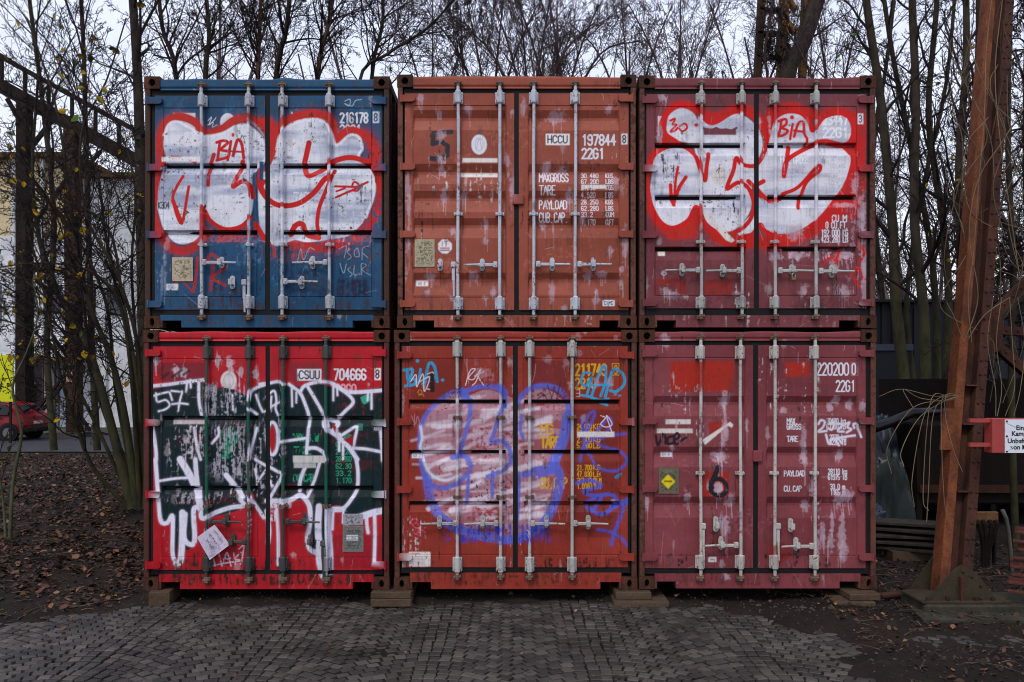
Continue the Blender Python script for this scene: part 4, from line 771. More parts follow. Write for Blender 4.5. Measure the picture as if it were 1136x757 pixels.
            m.tube([(PX(hx), YF-.068, PZ(hy)), (PX(hx), YF-.058, PZ(hy))], .009, 6)
            D(m, 'door_handle', Mb, .3)
        for (hx, ya2, yb2) in [h for h in sp.get('hang', []) if lo < h[0] < hi]:
            m = MB(); m.box(PX(hx-3), PX(hx+2.6), YF-.06, YF-.018, PZ(ya2+3.4), PZ(ya2-3.2), bev=.008)
            m.box(PX(hx-1.8), PX(hx+1.6), YF-.05, YF-.03, PZ(ya2+18), PZ(ya2+3), bev=.006)
            m.tube([(PX(hx), YF-.04, PZ(ya2+16)), (PX(hx+.6), YF-.042, PZ(yb2))], [.013, .0105], 8); D(m, 'door_handle', Mb, .3, 'handle folded down along the bar')
        for (cx_, ca, cb) in [h for h in sp['catches'] if lo < h[0] < hi]:
            m = MB(); pl = []; 
            for q in np.linspace(0, math.pi, 7): pl.append((PX(cx_+2.7*math.cos(q)), PZ(ca+2.7-2.7*math.sin(q))))
            for q in np.linspace(math.pi, 2*math.pi, 7): pl.append((PX(cx_+2.7*math.cos(q)), PZ(cb-2.7-2.7*math.sin(q))))
            m.prism(pl[::-1], YF-.006, YF+.012); m.box(PX(cx_-1.7), PX(cx_+1.7), YF-.075, YF-.004, PZ((ca+cb)/2+3.5), PZ((ca+cb)/2+1.8), bev=.004)
            m.box(PX(cx_-2.2), PX(cx_+2.2), YF-.082, YF-.062, PZ((ca+cb)/2+3.8), PZ((ca+cb)/2-3), bev=.005)
            for yy in (ca+2.4, cb-2.4): m.tube([(PX(cx_), YF-.012, PZ(yy)), (PX(cx_), YF-.004, PZ(yy))], .010, 8)
            D(m, 'handle_catch', Mb, .25)
        for (nm, pl, lab) in [p for p in sp.get('plates', []) if lo < p[1][0] < hi]:
            o = grid_plate(nm, PX(pl[0]), PX(pl[2]), PZ(pl[3]), PZ(pl[1]), YF+.008, M_plate, None, PLATE_CV[lab[1]](pl) if lab[1] else None, .006, .01); o.parent = door
            o['label'] = lab[0]
    if sp.get('latch'):
        a, b_, c, d_ = sp['latch']; m = MB(); m.box(PX(a), PX(c), YF-.012, YF+.02, PZ(d_), PZ(b_), bev=.006); o = K(m.build('door_latch_plate', M)); paint_obj(o, cv, .5)
    adopt(root, *kids)
    return root
def cv_custom(pl, bg, seed=5):
    c = Canvas(pl[0]-2, pl[1]-2, pl[2]+2, pl[3]+2, K=6, seed=seed); c.rect(pl[0]-1, pl[1]-1, pl[2]+1, pl[3]+1, bg); c.scuff(pl[0], pl[1], pl[2], pl[3], tuple(np.array(bg)*.62), .5, 'fine'); return c
def pc_sand(pl): return cv_custom(pl, (168, 158, 132), 7)
def pc_cream(pl):
    c = cv_custom(pl, (176, 164, 140), 8); c.stroke([(182, 303), (190, 312), (184, 316), (194, 322)], 2.4, (170, 40, 34)); c.stroke([(184, 300), (184, 318)], 2.2, (170, 40, 34)); return c
def pc_grey(pl):
    c = cv_custom(pl, (112, 112, 108), 9); c.rect(384, 594, 397, 600, (200, 204, 208)); c.text('1 203', 386, 596, 2.5, (80, 90, 120), w=9, lw=.5)
    for i in range(8): c.rect(pl[0]+2, pl[1]+2+i*3.2, pl[2]-2-(i*5) % 6, pl[1]+3+i*3.2, (70, 70, 68), .6)
    return c
def pc_yellow(pl):
    c = cv_custom(pl, (98, 94, 76), 10); x, y = 741.5, 534.5; c.fill([(x, y-8), (x+8, y), (x, y+8), (x-8, y)], (214, 190, 20), smooth=False); c.rect(x-4.5, y-1.2, x+4.5, y+1, (90, 84, 20), .8)
    for i in range(5): c.rect(733+i, 521.5+i*.9, 750-i, 521.9+i*.9, (140, 134, 110), .7)
    return c
def pc_white(pl): return cv_custom(pl, (150, 150, 160), 12)
PLATE_CV = dict(sand=pc_sand, cream=pc_cream, grey=pc_grey, yellow=pc_yellow, white=pc_white)
M_plate = painted('data_plate', (150, 146, 136), rust=.66, streak=.3)
def teal_bars(c):
    dark = (c[:, 3] > .5) & (c[:, :3].max(1) < .12) & (c[:, 0] < .05); c[dark, :3] = lin((14, 84, 66)); return c
SPECS = [
 dict(name='blue', box=(160, 432, 85, 364.2), hb=100, lt=105.5, lb=343.5, st=349.5, gaps=(171, 293.5, 299, 423), panels=((180.7, 284.5), (309, 412)),
      grooves=((181, 184, 193), (255, 258, 268.5)), hinges=(112, 186, 260.5, 337.5), bars=(225, 277, 314, 366), bart=96, barb=352, tbr=(106.5, 119), bbr=(329, 343), tcam=(92.5, 99.5), bcam=(349, 356),
      guides=(272,), handles=((228.5, 292, 264), (318, 313, 354), (362, 292, 326)), hang=((272.5, 314, 347),), catches=((246, 285, 298), (258, 306, 321), (335, 306, 321), (347, 284, 299)),
      plates=(('data_plate', (190.5, 285.5, 213.5, 312), ('cream data plate with red paint strokes', 'cream')),), cv=cv_blue, col=(14, 68, 102), frame=(46, 38, 36), frust=.42, barcol=(168, 172, 180), side=(30, 34, 40), rust=.6, beat=.03,
      label='blue shipping container at the top left with white and red bubble letter graffiti'),
 dict(name='orange_brown', box=(440.5, 706, 83, 364), hb=98, lt=103, lb=344, st=350, gaps=(449, 570.4, 575.6, 697.6), panels=((458, 561.5), (586, 687.6)),
      grooves=((121.7, 129.5, 144), (181.5, 189.5, 204), (211.3, 219, 235), (241.8, 249, 264), (302.5, 309.5, 327)), hinges=(109.5, 185, 260, 337), bars=(508.5, 554.5, 592, 638), bart=94, barb=352, tbr=(103, 116), bbr=(330.5, 344), tcam=(90.5, 97.5), bcam=(349, 355.5),
      guides=(238,), handles=((549.5, 294.5, 515), (597, 294, 632), (642.5, 294, 678)), hang=((503.5, 294.5, 329),), catches=((488.4, 287, 301), (535, 287, 301), (612.5, 286, 301), (658, 286, 301)), latch=(569, 216, 581, 227),
      plates=(('data_plate', (460, 265.5, 482, 296), ('sand coloured blank data plate', 'sand')),), cv=cv_orange, col=(138, 67, 50), frame=(98, 56, 44), barcol=(176, 180, 190), rust=.66, streak=.22,
      label='orange brown shipping container at the top centre without graffiti, black 5 painted on it'),
 dict(name='plum_upper', box=(709, 972, 84, 364), hb=98.5, lt=104, lb=342, st=350, gaps=(717.5, 837, 842.5, 962), panels=((727, 827.5), (852, 951)),
      grooves=((158, 161, 172), (216, 219, 230), (273.5, 276.5, 288.5)), hinges=(111, 187, 260.5, 336), bars=(777, 822, 859, 904), bart=94, barb=352, tbr=(104, 116.5), bbr=(330, 342.5), tcam=(91, 97), bcam=(348.5, 355),
      guides=(269,), handles=((773, 300.5, 737), (818, 301, 782), (864, 301, 900), (909, 301.5, 945)), catches=((756.5, 292, 307), (801.5, 293, 308), (878, 293.5, 305), (922.5, 294, 308.5)),
      cv=cv_plum_top, col=(110, 50, 57), frame=(86, 50, 42), barcol=(160, 162, 160), rust=.63, streak=.35, label='plum shipping container at the top right with white and red bubble graffiti and a padlock'),
 dict(name='red', box=(158.5, 432, 366.2, 654.5), hb=378.5, lt=384.5, lb=633, st=637.6, gaps=(169, 294, 299, 423.5), panels=((179, 285.5), (309, 414)),
      grooves=((461.5, 464.5, 474.5), (539.5, 542.5, 553)), hinges=(391.5, 469, 548.5, 627), bars=(230.5, 277, 315, 362.5), bart=375, barb=643, tbr=(384.5, 398), bbr=(618, 633), tcam=(372.5, 379), bcam=(639, 646.5),
      guides=(561.5,), handles=((235, 578, 271), (273, 600, 238), (320.5, 578, 356)), hang=((359.5, 602, 640),), catches=((251.5, 570, 584), (258.5, 592, 607), (338.5, 569.5, 584), (344.5, 592.5, 606)), rustguide=True,
      plates=(('data_plate', (380, 583.5, 403, 612.5), ('grey metal data plate with white sticker', 'grey')), ('data_plate', (380.5, 570.5, 402.5, 582.5), ('small plate half covered in white paint', 'white'))),
      cv=cv_red, col=(168, 10, 28), frame=(78, 32, 28), barcol=(58, 62, 60), rust=.64, streak=.3, recolor=teal_bars, label='bright red shipping container at the bottom left with dark green and white graffiti'),
 dict(name='rust_red', box=(437, 707, 366.2, 654.5), hb=378, lt=384, lb=630, st=636, gaps=(446, 569, 574.5, 696.7), panels=((453, 561.5), (581, 688)),
      grooves=((443.5, 446.5, 455), (499.5, 502.5, 512), (556.5, 559.5, 569)), hinges=(394, 468, 543, 618), bars=(507.5, 555.5, 587.5, 634.5), bart=375, barb=641, tbr=(379.5, 396), bbr=(618, 634), tcam=(372.5, 379), bcam=(636, 643),
      guides=(463, 551), handles=((505, 580, 467), (550.5, 580, 515), (591, 580, 626.5), (638, 580, 674)), catches=((487.8, 571.5, 587), (535.5, 571.5, 586.5), (606, 572, 586), (652.5, 571.5, 587.5)), rustguide=True,
      cv=cv_rust_red, col=(136, 42, 28), frame=(80, 42, 34), barcol=(164, 164, 160), rust=.62, streak=.35, label='rust red shipping container at the bottom centre with blue outlined graffiti and light blue tags'),
 dict(name='plum_lower', box=(709, 972.5, 366, 653.8), hb=378, lt=383, lb=631, st=637, gaps=(715, 836, 841.5, 961), panels=((725, 827), (851, 951.5)),
      grooves=((439.5, 446.5, 462), (496, 503, 518.5), (551.5, 559, 575)), hinges=(392, 467, 542, 618), bars=(776.5, 820.5, 858.5, 903), bart=373, barb=641, tbr=(384.5, 398.5), bbr=(616, 630.5), tcam=(370.5, 377.5), bcam=(637, 644),
      guides=(525,), handles=((815.5, 604, 781), (898.5, 605, 865)), hang=((779.3, 583, 620), (862, 583, 621)), catches=((794, 573, 590), (799.7, 595, 610), (877, 575, 590.5), (882.8, 596, 611)), latch=(835.5, 500, 845.5, 512.5),
      plates=(('data_plate', (731, 519, 753.5, 548), ('grey plate with a yellow diamond', 'yellow')),), cv=cv_plum_bottom, col=(118, 52, 58), frame=(92, 52, 42), barcol=(178, 174, 168), rust=.66, streak=.25,
      label='plum shipping container at the bottom right with a yellow diamond plate and orange repair patches'),
]
for sp in SPECS: build_container(sp)
# padlock hanging on the upper right container
pl = empty('padlock', (PX(877), YF-.09, PZ(313)), 'small brass padlock hanging from a door handle of the upper plum container', 'padlock')
m = MB().box(-.024, .024, -.012, .012, 0, .038, bev=.004); m.build('lock_body', M_brass, pl)
m = MB().tube([(.016*math.cos(q), 0, .05+.028*math.sin(q)) if True else None for q in np.linspace(0, math.pi, 9)], .005, 6); m.tube([(-.016, 0, .036), (-.016, 0, .052)], .005, 6); m.tube([(.016, 0, .036), (.016, 0, .052)], .005, 6)
m.build('shackle', plain('padlock_steel', (130, 130, 130), .35, .2, 20, .8), pl)
# sheet of paper tucked behind the handle of the red container
cvp = Canvas(215, 575, 262, 625, K=8, seed=5)
qd = [(221.3, 595), (240.5, 581), (257.5, 603), (235.5, 619.8)]
for i in range(4): cvp.rect(0, 0, 1, 1, (0, 0, 0), 0)
cvp.rect(216, 576, 261, 624, (188, 180, 198)); cvp.scuff(216, 576, 261, 624, (150, 142, 160), .45, 'big')
for k, (a, b_) in enumerate((((240, 588), (250, 601)), ((234.5, 591), (243.5, 603)), ((232, 598), (240, 608)))):
    v = np.subtract(b_, a); n_ = 5 if k else 7
    for i in range(n_):
        p = np.array(a)+v*(i+.1)/n_; q = p+v*.62/n_; w = np.array((v[1], -v[0]))/np.hypot(*v)*1.0
        cvp.stroke([p-w, q+w], .55, (50, 46, 66), smooth=False); cvp.stroke([p+w, q], .5, (50, 46, 66), smooth=False)
n = 26; V = []; A, B_, C_, D_ = [np.array((PX(a), PZ(b_))) for a, b_ in qd]
for j in range(n):
    for i in range(n):
        u, v = i/(n-1), j/(n-1); p = (A*(1-u)+B_*u)*(1-v)+(D_*(1-u)+C_*u)*v; V.append((p[0], YF-.0625-.008*math.sin(u*3.1)-.010*(v*v)*(1-u)-.004*math.sin(v*5+u*3), p[1]))
V = np.array(V); V2 = V.copy(); V2[:, 1] += .0012; F = grid_faces(n, n)
pap = np_mesh('paper_sheet', np.vstack([V, V2]), np.vstack([F[:, ::-1], F+n*n]), painted('paper', (188, 180, 198), rust=2, streak=.1), None, True); paint_obj(pap, cvp)
tag(pap, 'tilted sheet of white paper tucked behind a handle of the red container', 'paper')
# ---------------------------------------------------------------- ground, paving, road
rs = np.random.RandomState(4)
NZ = fbm(256, 256, 24, 24, 71, 5); NB = fbm(256, 256, 70, 70, 72, 3)
def nsamp(T, x, y, per):
    u = (np.asarray(x)/per*255) % 254.99; v = (np.asarray(y)/per*255) % 254.99; i = u.astype(int); j = v.astype(int); fu = u-i; fv = v-j
    return T[j, i]*(1-fu)*(1-fv)+T[j, i+1]*fu*(1-fv)+T[j+1, i]*(1-fu)*fv+T[j+1, i+1]*fu*fv
def sstep(a, b, x): t = np.clip((np.asarray(x, float)-a)/(b-a), 0, 1); return t*t*(3-2*t)
def soil_mask(x, y):
    """1 where soil and leaves cover the paving"""
    w = (nsamp(NZ, x+20, y+7, 9)-.5)*1.6; w2 = (nsamp(NZ, x+3, y+31, 2.2)-.5)*.5
    left = sstep(-.25, .35, (-(x)-2.9-(y-6.1)*(-1.35))*.6+w*.6+w2) if False else sstep(-.15, .3, (y-7.35-(x+4.7)*.55)+w*.35+w2)*sstep(-1.6, -2.6, x)
    right = sstep(-.2, .3, (x-2.55-np.clip((7.3-y), -2, 9)*.42)+w*.55+w2)
    right = right*(1-1.*np.exp(-((x-4.1)/.95)**4-((y-6.93)/.27)**4)*np.clip(nsamp(NZ, x+9, y+2, 1.5)*2.2, 0, 1))*(1-.7*np.exp(-((x-3.3)/.35)**2-((y-7.3)/.12)**2))
    back = sstep(7.95, 8.25, y+w*.35+w2*.4)
    return np.maximum(np.maximum(left*1., right), back)
def gz(x, y):
    x = np.asarray(x, float); y = np.asarray(y, float); m = soil_mask(x, y)
    near = np.clip(1-np.hypot(x*.3, y-8)/30, 0, 1)
    z = -.045+.022*(np.hypot(x*.8, y-6) < 6)+m*.058*near + (nsamp(NZ, x, y, 6)-.5)*.07*m*near + (nsamp(NZ, x+5, y+9, 1.3)-.5)*.03*m*(y < 14)*near
    z += sstep(-4.0, -6.5, x)*sstep(6.5, 10.5, y)*(1-sstep(18, 24, y))*(.16+.12*(nsamp(NB, x, y, 14)-.5))
    z += sstep(5.2, 7.5, x)*sstep(9, 12, y)*(1-sstep(20, 25, y))*.1
    return z
def axis(a, b, c, d, fine, coarse):
    L = []; v = a
    while v < b: L.append(v); v += coarse*max(.12, min(1, (b-v)/30))
    v = b
    while v < c: L.append(v); v += fine
    v = c; st = fine
    while v < d: L.append(v); st = min(coarse, st*1.18); v += st
    L.append(d); return np.array(sorted(set(np.round(L, 4))))
ax = axis(-600, -9, 8.5, 600, .06, 30); ay = axis(-60, 3.5, 15, 900, .06, 40)
X, Y = np.meshgrid(ax, ay); Z = gz(X, Y)
mg, t, b = nodes('soil_and_litter')
n1 = noise(t, 1.1, 7, .65); n2 = noise(t, 22, 8, .7); n3 = noise(t, 90, 5, .7)
col = mix(t, ramp(t, n1, .35, .65), tuple(lin((27, 22, 19))), tuple(lin((43, 34, 28))))
col = mix(t, ramp(t, n2, .5, .66, 0, .8), col, tuple(lin((30, 25, 23))))
col = mix(t, ramp(t, n3, .6, .7, 0, .6), col, tuple(lin((84, 68, 55))))
col = mix(t, ramp(t, noise(t, 3.3, 5, .6), .6, .72, 0, .5), col, tuple(lin((50, 58, 34))))
t.links.new(col, b.inputs['Base Color']); b.inputs['Roughness'].default_value = .95; b.inputs['Specular IOR Level'].default_value = .15
bump(t, b, n2, .9, .03)
g = np_mesh('ground', np.stack([X.ravel(), Y.ravel(), Z.ravel()], 1), grid_faces(len(ax), len(ay)), mg, None, True); tag(g, kind='structure')
# cobbles laid in shallow arcs
mc, t, b = nodes('basalt_setts')
at = N(t, 'ShaderNodeAttribute', attribute_name='Tone')
n2 = noise(t, 30, 6, .7)
col = mix(t, at.outputs['Fac'], tuple(lin((38, 35, 33))), tuple(lin((82, 76, 70))))
col = mix(t, ramp(t, n2, .45, .7, 0, .6), col, tuple(lin((60, 54, 54))))
col = mix(t, ramp(t, noise(t, 1.7, 5, .6), .5, .62, 0, .75), col, tuple(lin((34, 29, 25)))); col = mix(t, ramp(t, noise(t, 4.3, 6, .7), .58, .68, 0, .7), col, tuple(lin((44, 50, 30))))
t.links.new(col, b.inputs['Base Color']); t.links.new(ramp(t, n2, .3, .7, .5, .78), b.inputs['Roughness']); b.inputs['Specular IOR Level'].default_value = .4
bump(t, b, noise(t, 60, 6, .65), .5, .006)
rr = random.Random(9); V = []; F = []; T = []
Wd = 1.35; p_ = .096
for j in range(-8, 90):
    for k in range(-9, 8):
        n = int(Wd/p_)
        for i in range(n):
            u = (i+.5+rr.uniform(-.08, .08))/n; xa = (k+u)*Wd; bow = .27*math.sin(u*math.pi)
            ya = 2.6+j*p_*1.06+bow+rr.uniform(-.006, .006)+.05*math.sin(k*2.1)
            if ya > 8.7 or ya < 2.4: continue
            sl = math.atan(.27*math.pi/Wd*math.cos(u*math.pi)); mk = float(soil_mask(xa, ya))
            if mk > .9 and rr.random() < .93: continue
            hx = p_*.468*rr.uniform(.88, 1.05); hy = p_*.475*rr.uniform(.9, 1.05); zt = .003+rr.uniform(-.0035, .0035)-.035*mk+(float(nsamp(NB, xa, ya, 5))-.5)*.05
            cs = math.cos(sl); hx *= min(1.12, 1/cs); hy *= cs*.98; a = sl+rr.uniform(-.04, .04); c, s = math.cos(a), math.sin(a); n0 = len(V); q8 = []
            for (sx, sy) in ((-1, -1), (1, -1), (1, 1), (-1, 1)):
                q8.append((sx*hx*rr.uniform(.9, 1.04), sy*hy*rr.uniform(.9, 1.04)))
            tx, ty = rr.uniform(-.03, .03), rr.uniform(-.03, .03)
            for (fz, fs) in ((-.05, 1.), (-.006, 1.), (0, .90)):
                for (qx, qy) in q8:
                    lx, ly = qx*fs, qy*fs; V.append((xa+lx*c-ly*s, ya+lx*s+ly*c, zt+fz+tx*lx+ty*ly))
            V.append((xa, ya, zt+.002)); tn = rr.uniform(0, 1)**1.3; T += [tn]*13
            for r0 in (0, 4):
                for e in range(4): F.append((n0+r0+e, n0+r0+(e+1) % 4, n0+r0+4+(e+1) % 4, n0+r0+4+e))
            for e in range(4): F.append((n0+8+e, n0+8+(e+1) % 4, n0+12))
me = bpy.data.meshes.new('cobblestone_paving'); me.from_pydata(V, [], F); me.update(); me.materials.append(mc)
me.polygons.foreach_set('use_smooth', [False]*len(F)); a_ = me.attributes.new('Tone', 'FLOAT', 'POINT'); a_.data.foreach_set('value', T)
o = bpy.data.objects.new('cobblestone_paving', me); COL.objects.link(o); tag(o, kind='structure')
# ---------------------------------------------------------------- bare trees
def tubes_np(groups):
    """groups: list of (pts (k,3), radii (k,), sides) -> V, F(quads)"""
    by = {}
    for p, r, n in groups: by.setdefault((len(p), n), []).append((p, r))
    VV, FF, base = [], [], 0
    for (k, n), L in by.items():
        P = np.array([a for a, _ in L]); Rr = np.array([b for _, b in L]); B = len(L)
        T = np.empty_like(P); T[:, 1:-1] = P[:, 2:]-P[:, :-2]; T[:, 0] = P[:, 1]-P[:, 0]; T[:, -1] = P[:, -1]-P[:, -2]
        T /= np.linalg.norm(T, axis=2, keepdims=True)+1e-9
        m = (P[:, -1]-P[:, 0]); ref = np.where(np.abs(m[:, 2:3]) > .75*np.linalg.norm(m, axis=1, keepdims=True), [[1., .1, 0]], [[0, .1, 1.]])[:, None, :]
        A = np.cross(T, ref); A /= np.linalg.norm(A, axis=2, keepdims=True)+1e-9; Bn = np.cross(A, T)
        q = np.arange(n)*2*math.pi/n
        V = P[:, :, None, :]+(A[:, :, None, :]*np.cos(q)[None, None, :, None]+Bn[:, :, None, :]*np.sin(q)[None, None, :, None])*Rr[:, :, None, None]
        VV.append(V.reshape(-1, 3)); b, i, j = np.meshgrid(np.arange(B), np.arange(k-1), np.arange(n), indexing='ij')
        a = base+b*k*n+i*n; F = np.stack([a+j, a+(j+1) % n, a+n+(j+1) % n, a+n+j], -1).reshape(-1, 4); FF.append(F); base += B*k*n
    return np.vstack(VV), np.vstack(FF)
class Tree:
    def __init__(s, seed, levels=4, nch=(14, 7, 5, 3), lr=(.42, .5, .5, .5), ang=(35, 40, 42, 45), up=(.10, .09, .05, .02), jit=.13, rmin=.0045, start=.3, rr=.5):
        s.rng = random.Random(seed); s.levels = levels; s.nch = nch; s.lr = lr; s.ang = ang; s.up = up; s.jit = jit; s.rmin = rmin; s.start = start; s.rr = rr
        s.trunk = []; s.br = []; s.tips = []
    def grow(s, p, d, L, r, lv, tgt=None):
        k = 7 if lv == 0 else (6 if lv < 3 else 4); pts = [np.array(p, float)]; d = np.array(d, float); d /= np.linalg.norm(d)
        for i in range(k-1):
            d = d+np.array([s.rng.gauss(0, s.jit) for _ in range(3)]); d[2] += s.up[min(lv, 3)]; d /= np.linalg.norm(d); pts.append(pts[-1]+d*L/(k-1))
        s.path(np.array(pts), r, lv, L)
    def path(s, pts, r, lv, L=None, r1=None):
        if lv <= 1 and len(pts) < 12: pts = cr(pts, 3)
        k = len(pts); L = L or np.linalg.norm(np.diff(pts, axis=0), axis=1).sum()
        end = r1 if r1 is not None else max(s.rmin*.7, r*.22)
        rad = r+(end-r)*np.linspace(0, 1, k)**.8; rad = np.maximum(rad, s.rmin)
        (s.trunk if lv == 0 else s.br).append((pts, rad, 9 if lv == 0 else (6 if lv == 1 else (4 if lv == 2 else 3))))
        if lv >= s.levels: s.tips.append(pts[-1]); return
        n = s.nch[min(lv, len(s.nch)-1)]; n = max(1, int(n*s.rng.uniform(.75, 1.25))); st = s.start if lv == 0 else .15
        for c in range(n):
            t = st+(1-st)*(c+s.rng.random())/n; t = min(t, .98); f = t*(k-1); i = min(int(f), k-2); p = pts[i]+(pts[i+1]-pts[i])*(f-i)
            tg = pts[i+1]-pts[i]; tg = tg/(np.linalg.norm(tg)+1e-9)
            a = np.cross(tg, [s.rng.gauss(0, 1), s.rng.gauss(0, 1), s.rng.gauss(0, 1)]); a /= np.linalg.norm(a)+1e-9
            an = math.radians(s.ang[min(lv, 3)])*s.rng.uniform(.6, 1.35); d = tg*math.cos(an)+a*math.sin(an)
            Lc = L*s.lr[min(lv, 3)]*s.rng.uniform(.6, 1.2)*(1-.55*t); rc = min(rad[i]*s.rr*s.rng.uniform(.7, 1.1), Lc*.02+.004)
            s.grow(p, d, Lc, rc, lv+1)
def bark(name, c1, c2, moss=0, mc=(64, 74, 30), z0=1.0, z1=5):
    m, t, b = nodes(name); n1 = noise(t, 6, 6, .7, vec(t, (1, 1, .4))); n2 = noise(t, 40, 6, .7, vec(t, (1, 1, .3)))
    col = mix(t, ramp(t, n1, .35, .65), tuple(lin(c1)), tuple(lin(c2)))
    if moss:
        ge = N(t, 'ShaderNodeNewGeometry'); sp_ = N(t, 'ShaderNodeSeparateXYZ'); t.links.new(ge.outputs['Position'], sp_.inputs[0])
        h = ramp(t, sp_.outputs[2], z0, z1, 1, 0); q = ramp(t, n1, .3, .6); ml = N(t, 'ShaderNodeMath', operation='MULTIPLY'); t.links.new(h, ml.inputs[0]); t.links.new(q, ml.inputs[1])
        ml2 = N(t, 'ShaderNodeMath', operation='MULTIPLY'); t.links.new(ml.outputs[0], ml2.inputs[0]); ml2.inputs[1].default_value = moss
        col = mix(t, ml2.outputs[0], col, tuple(lin(mc)))
    t.links.new(col, b.inputs['Base Color']); b.inputs['Roughness'].default_value = .9; b.inputs['Specular IOR Level'].default_value = .15
    bump(t, b, n2, .6, .01); return m
M_bark = bark('grey_brown_bark', (30, 26, 24), (58, 50, 42), .35)
M_bark2 = bark('reddish_bark', (62, 44, 36), (94, 68, 54))
M_barkg = bark('mossy_bark', (32, 28, 25), (58, 51, 40), 1., (62, 70, 32), 0, 5)
M_twig = bark('twigs', (24, 19, 20), (44, 36, 34))
M_twigb = bark('birch_twigs', (38, 29, 31), (74, 60, 60))
M_leafy = bark('yellow_leaves', (168, 130, 20), (120, 110, 30)); M_leafg = bark('green_leaves', (44, 84, 30), (80, 104, 36))
def leaf_mesh(pts, size, seed, name, mat, parent):
    rng = np.random.RandomState(seed); V = []; F = []
    for p in pts:
        a = rng.normal(size=3); a[2] -= .8; a /= np.linalg.norm(a); b_ = np.cross(a, rng.normal(size=3)); b_ /= np.linalg.norm(b_); n_ = np.cross(a, b_); L = size*rng.uniform(.6, 1.2); w = L*.34; q = len(V); p = np.array(p)
        V += [p, p+a*L*.3+b_*w+n_*w*.3, p+a*L*.7+b_*w*.8+n_*w*.2, p+a*L, p+a*L*.7-b_*w*.8+n_*w*.2, p+a*L*.3-b_*w+n_*w*.3, p+a*L*.5]
        F += [(q, q+1, q+6), (q+1, q+2, q+6), (q+2, q+3, q+6), (q+3, q+4, q+6), (q+4, q+5, q+6), (q+5, q, q+6)]
    return np_mesh(name, np.array(V), np.array(F), mat, parent)
def emit(T, kind, base, label, cat, group=None, bk=M_bark, tw=M_twig, yl=0, gl=0, seed=0, lsize=.09):
    root = empty(kind, base, label, cat, group); B = np.array(base)
    V, F = tubes_np(T.trunk); np_mesh('trunk', V-B, F, bk, root, True)
    if T.br: V, F = tubes_np(T.br); np_mesh('crown', V-B, F, tw, root, False)
    rng = random.Random(seed)
    tips = T.tips or [p[-1] for p, _, _ in T.br]
    if yl and tips: leaf_mesh([p-B for p in rng.sample(tips, min(yl, len(tips)))], lsize, seed, 'autumn_leaves', M_leafy, root)
    if gl and tips: leaf_mesh([p-B for p in rng.sample(tips, min(gl, len(tips)))], lsize, seed+1, 'green_leaves', M_leafg, root)
    return root
def guided(seed, D, stems, **kw):
    """stems: list of (photo px path, r0, r1, dD)"""
    T = Tree(seed, **kw)
    for path, r0, r1, dD in stems:
        n = len(path); pts = np.array([tuple(WP(x, y, D+dD*i/(n-1))) for i, (x, y) in enumerate(path)]); T.path(cr(pts, 4), r0, 0, None, r1)
    return T
def base_of(x, D): return (PX(x, D), D, float(gz(PX(x, D), D))-.02)
G_R = 'slender trees behind the right end of the stack'; G_B = 'bare trees rising behind the containers'; G_L = 'bare trees and shrubs left of the stack'
# left: the many-stemmed shrub beside the red container
T = guided(3, 12.6, [([(148, 565), (128, 490), (112, 430), (92, 372), (62, 322), (44, 268), (36, 190), (42, 90)], .085, .02, 1),
                     ([(152, 565), (140, 470), (124, 400), (100, 340), (84, 270), (74, 190), (60, 110), (30, 20)], .065, .012, .6),
                     ([(156, 565), (150, 470), (144, 400), (132, 335), (98, 300), (40, 292), (-20, 300)], .045, .008, -.8),
                     ([(160, 565), (156, 450), (136, 330), (118, 250), (60, 218), (-10, 190)], .04, .008, .5),
                     ([(144, 565), (104, 520), (84, 470), (68, 420), (50, 330), (30, 250)], .04, .01, -1),
                     ([(162, 565), (158, 470), (152, 380), (128, 300), (96, 240), (90, 150), (118, 90), (140, 20)], .04, .01, 0)],
           levels=4, nch=(17, 7, 5, 3), lr=(.34, .5, .5, .5), ang=(42, 42, 45, 45), up=(.05, .05, .03, .02), jit=.16, start=.28)
emit(T, 'shrub', base_of(152, 12.6), 'many stemmed bare shrub with a few yellow leaves beside the red container', 'shrub', G_L, M_bark, M_twig, 90, 30, 5, .13)
T = guided(4, 13.6, [([(158, 545), (120, 470), (88, 380), (40, 320), (-20, 290)], .045, .012, .5), ([(150, 545), (128, 430), (116, 330), (70, 240), (20, 200), (-30, 190)], .04, .01, 1), ([(140, 545), (96, 450), (60, 390), (20, 360), (-40, 350)], .035, .01, -.5),
                     ([(156, 545), (146, 400), (120, 280), (104, 180), (60, 120), (10, 90)], .04, .01, .3), ([(160, 545), (154, 420), (146, 300), (150, 210), (130, 140), (80, 60)], .035, .01, .8)],
           levels=4, nch=(15, 8, 5, 3), lr=(.24, .6, .55, .5), ang=(50, 48, 45, 45), up=(.03, .02, .01, .0), jit=.2, start=.2)
emit(T, 'shrub', base_of(150, 13.6), 'dense tangle of low arching stems leaning left towards the white building', 'shrub', G_L, M_bark, M_twig, 80, 30, 15, .13)
T = guided(8, 10.5, [([(10, 640), (14, 540), (24, 480), (14, 430), (30, 390), (42, 350), (36, 310)], .028, .006, .3), ([(8, 640), (4, 560), (-4, 500), (0, 420)], .022, .006, .2)], levels=2, nch=(7, 4, 2, 2), lr=(.3, .5, .5, .5), start=.4)
emit(T, 'sapling', base_of(8, 10.5), 'thin green grey sapling in front of the red car at the left edge', 'sapling', G_L, bark('green_grey_bark', (50, 56, 40), (78, 82, 58)), M_twig, 10, 8, 2, .1)
